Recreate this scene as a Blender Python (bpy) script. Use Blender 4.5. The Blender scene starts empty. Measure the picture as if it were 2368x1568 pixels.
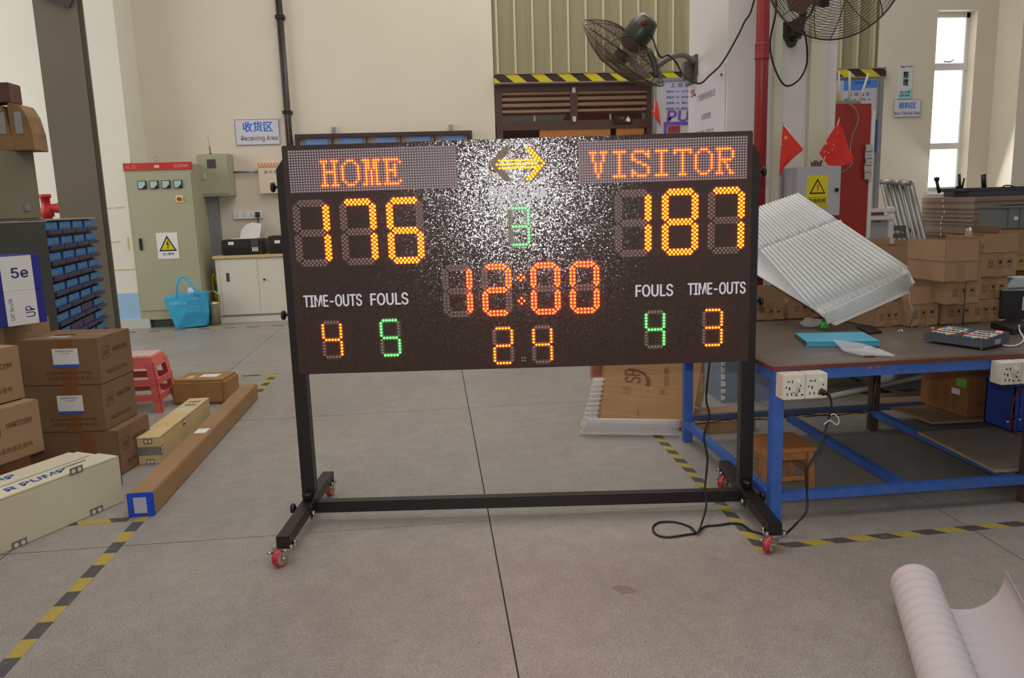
import bpy, bmesh, math, random
from mathutils import Vector, Matrix
random.seed(7)
S = bpy.context.scene
COL = S.collection

# ------------------------------------------------------------------ camera
F, H0 = 1809.4, 1.4558
RT = Vector((0.99438, -0.10118, -0.031)); UP = Vector((0.04783, 0.16836, 0.98456)); FW = Vector((0.0944, 0.98052, -0.17225))
cd = bpy.data.cameras.new('camera'); cam = bpy.data.objects.new('camera', cd); COL.objects.link(cam)
cd.sensor_width = 36; cd.lens = F / 2368 * 36; cd.clip_start = 0.05; cd.clip_end = 100
cam.matrix_world = Matrix(((RT.x, UP.x, -FW.x, 0), (RT.y, UP.y, -FW.y, 0), (RT.z, UP.z, -FW.z, H0), (0, 0, 0, 1)))
S.camera = cam

# ------------------------------------------------------------------ light
S.view_settings.view_transform = 'Standard'; S.view_settings.look = 'None'
S.view_settings.gamma = 1; S.view_settings.use_curve_mapping = False; S.view_settings.exposure = 0.0
w = bpy.data.worlds.new('World'); S.world = w; w.use_nodes = True
bg = w.node_tree.nodes['Background']; bg.inputs[0].default_value = (1.0, 0.97, 0.93, 1); bg.inputs[1].default_value = 0.33
S.cycles.use_denoising = True
S.cycles.max_bounces = 6; S.cycles.diffuse_bounces = 3; S.cycles.glossy_bounces = 3; S.cycles.transparent_max_bounces = 12
S.cycles.sample_clamp_indirect = 6

def area(name, loc, look, sx, sy, power, color):
    l = bpy.data.lights.new(name, 'AREA'); l.shape = 'RECTANGLE'; l.size = sx; l.size_y = sy; l.energy = power; l.color = color
    o = bpy.data.objects.new(name, l); COL.objects.link(o); o.location = loc
    o.rotation_euler = (Vector(look) - Vector(loc)).to_track_quat('-Z', 'Y').to_euler(); return o
area('door_daylight', (-7.5, 7.5, 3.0), (0, 9.5, 1.2), 4, 4, 150, (1.0, 0.98, 0.93))          # big gate on the left
area('roof_light', (1.5, 8.3, 7.0), (1.0, 8.8, 0), 9, 3, 240, (1.0, 0.95, 0.88))            # roof lights over the far bay
area('near_roof_light', (0.5, 2.5, 6.5), (0.5, 4.0, 0), 6, 3, 110, (1.0, 0.94, 0.9))
area('window_daylight', (7.6, 10.7, 2.6), (5.5, 5.0, 0.6), 0.7, 2.4, 30, (1.0, 1.0, 1.0))     # through the tall window
fl = bpy.data.lights.new('flash', 'SPOT'); fl.energy = 150; fl.spot_size = math.radians(88); fl.spot_blend = 1.0; fl.shadow_soft_size = 0.03; fl.color = (1, 0.97, 0.95)
flo = bpy.data.objects.new('flash', fl); COL.objects.link(flo); flo.location = (0.0, 0.02, 1.585); flo.rotation_euler = (Vector((.35, 3.4, 1.0)) - flo.location).to_track_quat('-Z', 'Y').to_euler()

# ------------------------------------------------------------------ projection helpers
def P(px, py, ax, val):
    """world point seen at photograph pixel (px,py) on the plane axis ax = val"""
    r = FW + RT * ((px - 1184) / F) - UP * ((py - 784) / F)
    o = Vector((0, 0, H0)); t = (val - o[ax]) / r[ax]
    return o + r * t
def proj(p):
    d = Vector(p) - Vector((0, 0, H0)); z = d.dot(FW)
    return 1184 + F * d.dot(RT) / z, 784 - F * d.dot(UP) / z

# ------------------------------------------------------------------ materials
def lin(c):
    return tuple(((x / 255) / 12.92 if x / 255 <= .04045 else ((x / 255 + .055) / 1.055) ** 2.4) for x in c) + (1,)
MATS = {}
def mat(name, c, rough=.6, metal=0, noise=0, amt=.15, bump=0, bscale=None, trans=0, alpha=1, emit=0, spec=.5, coat=0, stretch=None, c2=None):
    if name in MATS: return MATS[name]
    m = bpy.data.materials.new(name); m.use_nodes = True; nt = m.node_tree; b = nt.nodes['Principled BSDF']
    col = lin(c); b.inputs['Base Color'].default_value = col; b.inputs['Roughness'].default_value = rough
    b.inputs['Metallic'].default_value = metal; b.inputs['Specular IOR Level'].default_value = spec
    b.inputs['Transmission Weight'].default_value = trans; b.inputs['Alpha'].default_value = alpha
    b.inputs['Coat Weight'].default_value = coat
    if emit:
        b.inputs['Emission Color'].default_value = col; b.inputs['Emission Strength'].default_value = emit
    tc = nt.nodes.new('ShaderNodeTexCoord'); mp = nt.nodes.new('ShaderNodeMapping'); nt.links.new(tc.outputs['Object'], mp.inputs[0])
    if stretch: mp.inputs['Scale'].default_value = stretch
    if noise:
        n = nt.nodes.new('ShaderNodeTexNoise'); n.inputs['Scale'].default_value = noise; n.inputs['Detail'].default_value = 4
        nt.links.new(mp.outputs[0], n.inputs['Vector'])
        r = nt.nodes.new('ShaderNodeValToRGB'); r.color_ramp.elements[0].position = .3; r.color_ramp.elements[1].position = .7
        a = tuple(x * (1 - amt) for x in col[:3]) + (1,) if c2 is None else lin(c2)
        r.color_ramp.elements[0].color = a; r.color_ramp.elements[1].color = tuple(min(1, x * (1 + amt)) for x in col[:3]) + (1,) if c2 is None else col
        nt.links.new(n.outputs[0], r.inputs[0]); nt.links.new(r.outputs[0], b.inputs['Base Color'])
    if bump:
        n2 = nt.nodes.new('ShaderNodeTexNoise'); n2.inputs['Scale'].default_value = bscale or 60; n2.inputs['Detail'].default_value = 3
        nt.links.new(mp.outputs[0], n2.inputs['Vector'])
        bm_ = nt.nodes.new('ShaderNodeBump'); bm_.inputs['Strength'].default_value = bump; bm_.inputs['Distance'].default_value = .01
        nt.links.new(n2.outputs[0], bm_.inputs['Height']); nt.links.new(bm_.outputs[0], b.inputs['Normal'])
    MATS[name] = m; return m
def emis(name, col, strength):
    m = bpy.data.materials.new(name); m.use_nodes = True; b = m.node_tree.nodes['Principled BSDF']
    b.inputs['Base Color'].default_value = (.05, .05, .05, 1); b.inputs['Emission Color'].default_value = col + (1,); b.inputs['Emission Strength'].default_value = strength
    return m
def stripes(name, d, period, c1=(196, 168, 40), c2=(50, 48, 46), rough=.7, wear=.2):
    """diagonal hazard print: bands along direction d (object space)"""
    m = bpy.data.materials.new(name); m.use_nodes = True; nt = m.node_tree; b = nt.nodes['Principled BSDF']; b.inputs['Roughness'].default_value = rough
    tc = nt.nodes.new('ShaderNodeTexCoord'); dp = nt.nodes.new('ShaderNodeVectorMath'); dp.operation = 'DOT_PRODUCT'
    dp.inputs[1].default_value = Vector(d) / period; nt.links.new(tc.outputs['Object'], dp.inputs[0])
    fr = nt.nodes.new('ShaderNodeMath'); fr.operation = 'FRACT'; nt.links.new(dp.outputs['Value'], fr.inputs[0])
    gt = nt.nodes.new('ShaderNodeMath'); gt.operation = 'GREATER_THAN'; gt.inputs[1].default_value = .5; nt.links.new(fr.outputs[0], gt.inputs[0])
    mx = nt.nodes.new('ShaderNodeMix'); mx.data_type = 'RGBA'; mx.inputs[6].default_value = lin(c1); mx.inputs[7].default_value = lin(c2); nt.links.new(gt.outputs[0], mx.inputs[0])
    n = nt.nodes.new('ShaderNodeTexNoise'); n.inputs['Scale'].default_value = 25; n.inputs['Detail'].default_value = 5; nt.links.new(tc.outputs['Object'], n.inputs['Vector'])
    r = nt.nodes.new('ShaderNodeValToRGB'); r.color_ramp.elements[0].position = .56; r.color_ramp.elements[1].position = .72
    r.color_ramp.elements[0].color = (0, 0, 0, 1); r.color_ramp.elements[1].color = (wear, wear, wear, 1); nt.links.new(n.outputs[0], r.inputs[0])
    m2 = nt.nodes.new('ShaderNodeMix'); m2.data_type = 'RGBA'; m2.inputs[7].default_value = lin((130, 125, 118)); nt.links.new(r.outputs[0], m2.inputs[0]); nt.links.new(mx.outputs[2], m2.inputs[6])
    nt.links.new(m2.outputs[2], b.inputs['Base Color']); return m

M_wall = mat('wall_paint', (220, 209, 190), .85, noise=1.3, amt=.03)
M_white = mat('white_paint', (222, 220, 216), .6, noise=2, amt=.03)
M_card = mat('cardboard', (156, 124, 92), .85, noise=5, amt=.08)
M_card2 = mat('cardboard_dark', (124, 94, 66), .85, noise=5, amt=.1)
M_cardin = mat('cardboard_inner', (140, 104, 70), .9, noise=5, amt=.08)
M_tape = mat('packing_tape', (146, 112, 76), .35, noise=4, amt=.08)
M_print = mat('carton_print', (48, 34, 26), .8)
M_printbr = mat('carton_print_faint', (98, 66, 42), .8)
M_paper = mat('paper', (226, 224, 222), .7)
M_blk = mat('black_plastic', (20, 19, 20), .45, noise=20, amt=.2)
M_frame = mat('stand_steel', (26, 20, 18), .42, noise=30, amt=.15, bump=.05, bscale=200)
M_chrome = mat('zinc', (190, 190, 180), .28, metal=1)
M_blue = mat('blue_paint', (58, 98, 176), .5, noise=18, amt=.12, bump=.05, bscale=40)
M_grey = mat('grey_paint', (108, 110, 108), .6, noise=3, amt=.06)
M_steel = mat('dull_steel', (150, 150, 148), .42, metal=.7, noise=12, amt=.1)
M_olive = mat('cabinet_olive', (166, 164, 136), .55, noise=2, amt=.03)
M_txtblk = mat('black_ink', (30, 30, 34), .7)
M_txtblue = mat('blue_ink', (44, 104, 200), .7)
M_red = mat('red_enamel', (190, 44, 40), .5, noise=8, amt=.06)
M_wood = mat('stool_wood', (164, 108, 62), .5, noise=14, amt=.2, stretch=(1, 6, 1))
M_film = mat('clear_film', (235, 240, 240), .16, alpha=.28, spec=.7, bump=.8, bscale=35)
M_yel = mat('yellow_print', (214, 196, 24), .55)
M_grime = mat('grime', (70, 60, 50), .9)

# ------------------------------------------------------------------ mesh builder
class MB:
    def __init__(s): s.v = []; s.f = []; s.m = []; s.sm = []
    def add(s, vs, fs, mi=0, smooth=False):
        k = len(s.v); s.v += [Vector(x) for x in vs]; s.f += [tuple(i + k for i in f) for f in fs]; s.m += [mi] * len(fs); s.sm += [smooth] * len(fs); return s
    def box(s, a, b, mi=0):
        x0, y0, z0 = a; x1, y1, z1 = b
        if x0 > x1: x0, x1 = x1, x0
        if y0 > y1: y0, y1 = y1, y0
        if z0 > z1: z0, z1 = z1, z0
        return s.add([(x0, y0, z0), (x1, y0, z0), (x1, y1, z0), (x0, y1, z0), (x0, y0, z1), (x1, y0, z1), (x1, y1, z1), (x0, y1, z1)],
                     [(0, 3, 2, 1), (4, 5, 6, 7), (0, 1, 5, 4), (1, 2, 6, 5), (2, 3, 7, 6), (3, 0, 4, 7)], mi)
    def obox(s, O, a, b, c, mi=0):
        """box from corner O with edge vectors a, b, c (right-handed)"""
        O, a, b, c = Vector(O), Vector(a), Vector(b), Vector(c)
        vs = [O, O + a, O + a + b, O + b, O + c, O + a + c, O + a + b + c, O + b + c]
        fs = [(0, 3, 2, 1), (4, 5, 6, 7), (0, 1, 5, 4), (1, 2, 6, 5), (2, 3, 7, 6), (3, 0, 4, 7)]
        if a.cross(b).dot(c) < 0: fs = [f[::-1] for f in fs]
        return s.add(vs, fs, mi)
    def prism(s, pts, ext, mi=0):
        """extrude planar polygon pts by vector ext"""
        n = len(pts); ext = Vector(ext); A = [Vector(p) for p in pts]; nn = Vector((0, 0, 0))
        for i in range(n): nn += A[i].cross(A[(i + 1) % n])
        if nn.dot(ext) < 0: A = A[::-1]
        return s.add(A + [p + ext for p in A], [tuple(range(n))[::-1], tuple(range(n, 2 * n))] + [(i, (i + 1) % n, n + (i + 1) % n, n + i) for i in range(n)], mi)
    def cyl(s, p0, p1, r, n=12, mi=0, r1=None, cap=True):
        p0, p1 = Vector(p0), Vector(p1); d = (p1 - p0).normalized(); r1 = r if r1 is None else r1
        a = d.orthogonal().normalized(); b = d.cross(a); k = len(s.v)
        c = [a * math.cos(t) + b * math.sin(t) for t in [2 * math.pi * i / n for i in range(n)]]
        s.v += [p0 + x * r for x in c] + [p1 + x * r1 for x in c]
        for i in range(n): s.f.append((k + i, k + (i + 1) % n, k + n + (i + 1) % n, k + n + i)); s.m.append(mi); s.sm.append(True)
        if cap: s.f += [tuple(k + i for i in range(n))[::-1], tuple(k + n + i for i in range(n))]; s.m += [mi, mi]; s.sm += [False, False]
        return s
    def tube(s, pts, r, n=6, mi=0, closed=False, smoothpts=0):
        pts = [Vector(p) for p in pts]
        if smoothpts:
            q = []
            for i in range(len(pts) - 1):
                a = pts[max(i - 1, 0)]; b = pts[i]; c = pts[i + 1]; d = pts[min(i + 2, len(pts) - 1)]
                for j in range(smoothpts):
                    t = j / smoothpts
                    q.append(.5 * ((2 * b) + (c - a) * t + (2 * a - 5 * b + 4 * c - d) * t * t + (3 * b - a - 3 * c + d) * t ** 3))
            pts = q + [pts[-1]]
        k = len(s.v); N = len(pts); up = None
        for i, p in enumerate(pts):
            if closed: d = pts[(i + 1) % N] - pts[i - 1]
            else: d = pts[min(i + 1, N - 1)] - pts[max(i - 1, 0)]
            d.normalize()
            if up is None: up = d.orthogonal().normalized()
            a = (up - d * up.dot(d)).normalized(); up = a; b = d.cross(a)
            s.v += [p + (a * math.cos(2 * math.pi * j / n) + b * math.sin(2 * math.pi * j / n)) * r for j in range(n)]
        for i in range(N if closed else N - 1):
            for j in range(n):
                s.f.append((k + i * n + j, k + i * n + (j + 1) % n, k + ((i + 1) % N) * n + (j + 1) % n, k + ((i + 1) % N) * n + j)); s.m.append(mi); s.sm.append(True)
        if not closed:
            s.f += [tuple(k + j for j in range(n))[::-1], tuple(k + (N - 1) * n + j for j in range(n))]; s.m += [mi] * 2; s.sm += [False] * 2
        return s
    def lathe(s, O, ax, prof, n=24, mi=0, mis=None):
        O = Vector(O); ax = Vector(ax).normalized(); a = ax.orthogonal().normalized(); b = ax.cross(a); k = len(s.v)
        for (r, h) in prof:
            for j in range(n):
                t = 2 * math.pi * j / n; s.v.append(O + ax * h + (a * math.cos(t) + b * math.sin(t)) * max(r, 1e-4))
        for i in range(len(prof) - 1):
            for j in range(n):
                s.f.append((k + i * n + j, k + i * n + (j + 1) % n, k + (i + 1) * n + (j + 1) % n, k + (i + 1) * n + j)); s.m.append(mis[i] if mis else mi); s.sm.append(True)
        return s
    def build(s, name, m, parent=None, bevel=0, loc=None):
        me = bpy.data.meshes.new(name); base = Vector(loc) if loc is not None else Vector((0, 0, 0))
        pw = Vector(parent['_w']) if parent is not None and '_w' in parent else Vector((0, 0, 0))
        if parent is None and loc is None and s.v:
            xs = [v.x for v in s.v]; ys = [v.y for v in s.v]; base = Vector(((min(xs) + max(xs)) / 2, (min(ys) + max(ys)) / 2, min(v.z for v in s.v)))
        org = base if parent is None else pw
        me.from_pydata([tuple(v - org) for v in s.v], [], s.f)
        me.polygons.foreach_set('material_index', s.m); me.polygons.foreach_set('use_smooth', s.sm)
        for x in (m if isinstance(m, (list, tuple)) else [m]): me.materials.append(x)
        if bevel:
            bm_ = bmesh.new(); bm_.from_mesh(me); bmesh.ops.remove_doubles(bm_, verts=bm_.verts, dist=1e-5)
            es = [e for e in bm_.edges if len(e.link_faces) == 2 and e.calc_face_angle(0) > .6]
            bmesh.ops.bevel(bm_, geom=es, offset=bevel, segments=2, affect='EDGES', clamp_overlap=True); bm_.to_mesh(me); bm_.free()
        me.update()
        o = bpy.data.objects.new(name, me); COL.objects.link(o)
        if parent is not None: o.parent = parent; o['_w'] = tuple(pw)
        else: o.location = org; o['_w'] = tuple(org)
        return o
def thing(name, label, cat, loc, group=None):
    o = bpy.data.objects.new(name, None); COL.objects.link(o); o.location = loc; o['_w'] = tuple(loc); o.empty_display_size = .05
    o['label'] = label; o['category'] = cat
    if group: o['group'] = group
    return o
def tag(o, label, cat, group=None):
    o['label'] = label; o['category'] = cat
    if group: o['group'] = group
    return o
def struct(o): o['kind'] = 'structure'; return o
def stuff(o): o['kind'] = 'stuff'; return o

# ------------------------------------------------------------------ flat frames, lettering, symbols
class Fr:
    def __init__(s, O, a, b): s.O = Vector(O); s.a = Vector(a).normalized(); s.b = Vector(b).normalized(); s.n = s.a.cross(s.b)
    def p(s, x, y, h=0): return s.O + s.a * x + s.b * y + s.n * h
TXT = {}
try: INTER = bpy.data.fonts.load(bpy.utils.system_resource('DATAFILES', path='fonts') + '/Inter.woff2')
except Exception: INTER = None
def textgeo(t, bold):
    k = (t, bold)
    if k not in TXT:
        c = bpy.data.curves.new('t', 'FONT'); c.body = t; c.resolution_u = 2;  c.fill_mode = 'FRONT'
        if INTER and not any(ord(x) > 255 for x in t): c.font = INTER
        o = bpy.data.objects.new('t', c); COL.objects.link(o); dg = bpy.context.evaluated_depsgraph_get()
        me = bpy.data.meshes.new_from_object(o.evaluated_get(dg)); vs = [(v.co.x, v.co.y) for v in me.vertices]; fs = [tuple(p.vertices) for p in me.polygons]
        bpy.data.objects.remove(o); bpy.data.curves.remove(c); bpy.data.meshes.remove(me)
        if not vs: vs = [(0, 0), (1, 0), (1, 1)]; fs = [(0, 1, 2)]
        xs = [v[0] for v in vs]; ys = [v[1] for v in vs]; x0, y0 = min(xs), min(ys); W = max(max(xs) - x0, 1e-3); Hh = max(max(ys) - y0, 1e-3)
        TXT[k] = ([((x - x0) / W, (y - y0) / Hh) for x, y in vs], fs)
    return TXT[k]
def text(mb, fr, t, x, y, w_, h_, lift=.0012, bold=.02, slant=0, mi=0, turn=0):
    vs, fs = textgeo(t, 0)
    if turn == 0 and bold >= .03:
        d_ = h_ * bold * .8; w_ -= 2 * d_
        for k_, (dx_, dy_) in enumerate(((0, 0), (d_, 0), (2 * d_, 0), (d_, d_ * .5), (d_, -d_ * .5))):
            mb.add([fr.p(x + dx_ + u * w_ + slant * v * h_, y + dy_ + v * h_, lift + k_ * .00006) for u, v in vs], fs, mi)
        return
    if turn == 90: pts = [fr.p(x + (1 - v) * w_, y + u * h_, lift) for u, v in vs]
    elif turn == 180: pts = [fr.p(x + (1 - u) * w_, y + (1 - v) * h_, lift) for u, v in vs]
    else: pts = [fr.p(x + u * w_ + slant * v * h_, y + v * h_, lift) for u, v in vs]
    mb.add(pts, fs, mi)
def rect(mb, fr, x, y, w_, h_, lift=.001, th=.0006, mi=0):
    mb.obox(fr.p(x, y, lift - th), fr.a * w_, fr.b * h_, fr.n * th, mi)
def poly(mb, fr, pts, lift=.001, th=.0006, mi=0):
    mb.prism([fr.p(x, y, lift - th) for x, y in pts], fr.n * th, mi)
def outline(mb, fr, x, y, w_, h_, t, lift=.001, mi=0):
    rect(mb, fr, x, y, w_, t, lift, .0004, mi); rect(mb, fr, x, y + h_ - t, w_, t, lift, .0004, mi); rect(mb, fr, x, y + t, t, h_ - 2 * t, lift, .0004, mi); rect(mb, fr, x + w_ - t, y + t, t, h_ - 2 * t, lift, .0004, mi)
def symbols(mb, fr, x, y, s, gap, flip=False):
    """handling marks: two arrows up, glass, umbrella"""
    seq = [0, 1, 2]
    def T(i, pts, cx=None):
        X = x + i * (s * .75 + gap)
        return [(X + (p[0]) * s * .75, y + ((1 - p[1]) if flip else p[1]) * s) for p in pts]
    for i in seq:
        outline(mb, fr, x + i * (s * .75 + gap), y, s * .75, s, s * .03)
        if i == 0:
            for ox in (.22, .58):
                poly(mb, fr, T(i, [(ox + .08, .25), (ox + .14, .25), (ox + .14, .62), (ox + .22, .62), (ox + .11, .85), (ox, .62), (ox + .08, .62)]))
            poly(mb, fr, T(i, [(.2, .14), (.8, .14), (.8, .2), (.2, .2)]))
        elif i == 1:
            poly(mb, fr, T(i, [(.25, .85), (.25, .62), (.38, .46), (.47, .44), (.47, .2), (.32, .14), (.68, .14), (.53, .2), (.53, .44), (.62, .46), (.75, .62), (.75, .85)]))
        else:
            poly(mb, fr, T(i, [(.12, .55), (.2, .72), (.36, .84), (.5, .88), (.64, .84), (.8, .72), (.88, .55), (.66, .6), (.5, .56), (.34, .6)]))
            poly(mb, fr, T(i, [(.48, .56), (.53, .56), (.53, .18), (.44, .14), (.4, .18), (.46, .2)]))

# ------------------------------------------------------------------ setting: floor, walls
def floor():
    m = bpy.data.materials.new('concrete'); m.use_nodes = True; nt = m.node_tree; b = nt.nodes['Principled BSDF']; b.inputs['Roughness'].default_value = .45; b.inputs['Specular IOR Level'].default_value = .35
    tc = nt.nodes.new('ShaderNodeTexCoord')
    def noise(sc, d=5, rough=.6):
        n = nt.nodes.new('ShaderNodeTexNoise'); n.inputs['Scale'].default_value = sc; n.inputs['Detail'].default_value = d; n.inputs['Roughness'].default_value = rough; nt.links.new(tc.outputs['Object'], n.inputs['Vector']); return n
    def ramp(n, p0, c0, p1, c1):
        r = nt.nodes.new('ShaderNodeValToRGB'); e = r.color_ramp.elements; e[0].position = p0; e[0].color = c0; e[1].position = p1; e[1].color = c1; nt.links.new(n.outputs[0], r.inputs[0]); return r
    def mix(f, a, b2, mode='MULTIPLY'):
        x = nt.nodes.new('ShaderNodeMix'); x.data_type = 'RGBA'; x.blend_type = mode; x.inputs[0].default_value = f; nt.links.new(a.outputs[0] if a.type != 'MIX' else a.outputs[2], x.inputs[6]); nt.links.new(b2.outputs[0], x.inputs[7]); return x
    r1 = ramp(noise(1.1, 6), .3, lin((160, 154, 147)), .7, lin((172, 166, 158)))
    r2 = ramp(noise(260, 2, .8), .38, lin((178, 178, 178)), .56, (1, 1, 1, 1))
    r3 = ramp(noise(60, 3, .7), .66, (1, 1, 1, 1), .74, lin((150, 146, 142)))
    r4 = ramp(noise(9, 6, .7), .35, lin((240, 239, 238)), .65, (1, 1, 1, 1))
    x = mix(.9, r1, r2); x = mix(.8, x, r3); x = mix(1, x, r4); nt.links.new(x.outputs[2], b.inputs['Base Color'])
    bu = nt.nodes.new('ShaderNodeBump'); bu.inputs['Strength'].default_value = .06; bu.inputs['Distance'].default_value = .01; nt.links.new(noise(120, 3).outputs[0], bu.inputs['Height']); nt.links.new(bu.outputs[0], b.inputs['Normal'])
    base = MB().box((-10, -2.5, -.12), (10.2, 11.2, -.012)).build('floor', mat('floor_joint', (74, 68, 62), .9)); struct(base)
    xs = [-10, -8.4, -6.25, -4.1, -1.93, .2, 2.26, 4.4, 6.5, 8.6, 10.2]; ys = [-2.5, -.75, 1.35, 3.44, 5.5, 7.69, 9.85, 11.2]
    for i in range(len(xs) - 1):
        for j in range(len(ys) - 1):
            MB().box((xs[i] + .003, ys[j] + .003, -.012), (xs[i + 1] - .003, ys[j + 1] - .003, 0)).build('slab', m, base)
floor()
st_m = mat('floor_stain', (128, 116, 102), .6)
floor_o = bpy.data.objects['floor']
_q = [P(1415, 1358, 2, 0), P(1440, 1375, 2, 0), P(1478, 1368, 2, 0), P(1455, 1357, 2, 0), P(1432, 1353, 2, 0)]
_st = MB().prism(_q, (0, 0, .0008)).build('tape_residue', st_m, floor_o)

YW = 11.05
wb = MB()
# back wall with an opening for the gate (X .93..6.42) and the tall window
WX0, WX1, WZ0, WZ1 = 7.28, 7.88, 1.42, 3.95
wb.box((-10, YW, 0), (.925, YW + .25, 6)); wb.box((6.42, YW, 0), (WX0, YW + .25, 6)); wb.box((WX1, YW, 0), (10, YW + .25, 6)); wb.box((.93, YW + .08, 3.5), (6.42, YW + .25, 6))
wb.box((WX0, YW, 0), (WX1, YW + .25, WZ0)); wb.box((WX0, YW, WZ1), (WX1, YW + .25, 6))
struct(wb.build('wall_back', M_wall))
struct(MB().box((-10.1, 9, 0), (-9.9, 11.05, 6)).build('wall_left', M_wall))
struct(MB().box((6.46, YW + .26, 0), (6.6, 13.1, 6)).build('wall_office_side', mat('office_grey', (150, 145, 140), .8)))  # added wall, keeps the glowing sky backdrop from showing through the gate opening
struct(MB().box((.8, 13.0, 0), (6.6, 13.1, 6)).build('wall_office', mat('office_grey', (150, 145, 140), .8)))
# pilaster right of the window, projecting into the room
pr = MB().box((8.2, 10.55, 0), (10, YW, 6)); struct(pr.build('wall_right', M_wall))
# left pilaster with painted base
pb = MB().box((-6.2, 10.44, .0), (-3.71, YW, 6)); pil = struct(pb.build('wall_pilaster', mat('pilaster_paint', (222, 218, 204), .8, noise=1.2, amt=.03)))
MB().box((-6.21, 10.43, .12), (-3.70, 10.5, .46)).build('painted_base', mat('light_blue_wall', (152, 190, 220), .7), pil)
struct(MB().box((-6.25, 10.40, 0), (-3.68, 10.46, .12)).build('baseboard_back', mat('plinth', (190, 192, 186), .7)))
tr = MB().box((-10, 10.98, 1.62), (-6.21, YW, 1.74)); struct(tr.build('trim_1', mat('trim_green', (180, 186, 170), .6)))
tr = MB().box((-10, 11.0, 0), (-6.21, YW, 1.62)); struct(tr.build('wall_lower', mat('wall_pink', (205, 188, 180), .7)))
st = MB()
for (x, y, wd, vert) in ((225, 480, 28, 0), (262, 478, 22, 0), (240, 558, 32, 0), (292, 548, 28, 1), (245, 623, 60, 0)):
    a = P(x, y, 1, 10.43); s_ = .0057
    st.box((a.x, 10.432, a.z - (wd * s_ if vert else .015)), (a.x + (.015 if vert else wd * s_), 10.44, a.z))
st.build('tape_mark', mat('old_tape', (216, 200, 150), .7), pil)

# window in the back wall
wn = struct(MB().box((WX0, YW + .16, WZ0), (WX0 + .05, YW + .2, WZ1)).box((WX1 - .05, YW + .16, WZ0), (WX1, YW + .2, WZ1)).box((WX0, YW + .16, WZ0), (WX1, YW + .2, WZ0 + .06)).box((WX0, YW + .16, WZ1 - .07), (WX1, YW + .2, WZ1))
            .box((WX0, YW + .15, 3.15), (WX1, YW + .2, 3.25)).box((WX0, YW + .15, 2.03), (WX1, YW + .2, 2.12)).build('window_1', mat('window_frame', (232, 232, 226), .4)))
MB().box((WX0 + .05, YW + .17, 3.25), (WX1 - .05, YW + .18, WZ1 - .07)).build('pane', mat('window_glass', (245, 250, 250), .05, trans=1, alpha=.25), wn)
MB().box((WX0 + .05, YW + .17, 2.12), (WX1 - .05, YW + .18, 3.15)).build('pane', MATS['window_glass'], wn)
MB().box((WX0 + .05, YW + .17, WZ0 + .06), (WX1 - .05, YW + .18, 2.03)).build('pane', MATS['window_glass'], wn)
MB().tube([(7.5, YW + .14, 3.27), (7.58, YW + .1, 3.26), (7.66, YW + .14, 3.3)], .012).build('window_catch', M_steel, wn)
struct(MB().box((WX0 - .02, YW - .02, WZ0 - .05), (WX1 + .02, YW + .16, WZ0)).build('window_sill', M_white))
# bright sky seen through it: an outdoor wall of overcast light
skm = emis('overcast_sky', (.93, .97, 1.0), 5.5)
struct(MB().box((6.62, 13.5, 0), (12, 13.6, 7)).build('sky_backdrop', skm))

# big concrete pillar in front of the gate
PX0, PX1, PY0, PY1 = 2.0, 2.76, 5.25, 6.05
pil2 = struct(MB().box((PX0, PY0, 0), (PX1, PY1, 5)).build('wall_pillar', mat('pillar_paint', (214, 208, 204), .75, noise=2, amt=.03)))
pbm = mat('pillar_blue', (120, 132, 148), .75, noise=7, amt=.1)
MB().box((PX0 - .006, PY0 - .006, 0), (PX1 + .006, PY1, .46)).build('painted_base', pbm, pil2)
ch = MB()
for k in range(9):
    z = .02 + k * .05; ch.box((PX0 - .009, PY0 - .009, z), (PX0 + .012 + random.random() * .01, PY0 + .008, z + .028 + random.random() * .02))
ch.build('chipped_corner', mat('bare_plaster', (210, 208, 204), .9), pil2)
for i, (a_, b_, m_) in enumerate(((1788, 1804, 'strip_cream'), (1870, 1908, 'strip_cream'))):
    xa = P(a_, 200, 1, 5.22).x; xb = P(b_, 200, 1, 5.22).x
    MB().box((xa, 5.2, .47), (xb, 5.25, 5)).build('conduit_cover', mat(m_, (206, 204, 180), .6), pil2)

# steel column on the left
sc = MB(); cx0, cx1 = -3.55, -3.17
sc.box((cx0, 8.0, 0), (cx1, 8.02, 4.5)); sc.box((cx0, 8.14, 0), (cx1, 8.16, 4.5)); sc.box((-3.37, 8.02, 0), (-3.35, 8.14, 4.5))
scol = struct(sc.build('steel_column', mat('column_grey', (116, 108, 92), .6, noise=1.2, amt=.12)))
for z in (3.38,):
    MB().prism([(cx0 - .03, 7.99, z + .3), (cx0 + .12, 7.99, z + .05), (cx0 + .24, 7.99, z), (cx1 - .05, 7.99, z - .04), (cx1 + .04, 7.99, z + .12), (cx1 + .1, 7.99, z + .3)], (0, -.03, 0)).build('bracket', mat('bracket_dark', (74, 70, 66), .6), scol)

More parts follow.
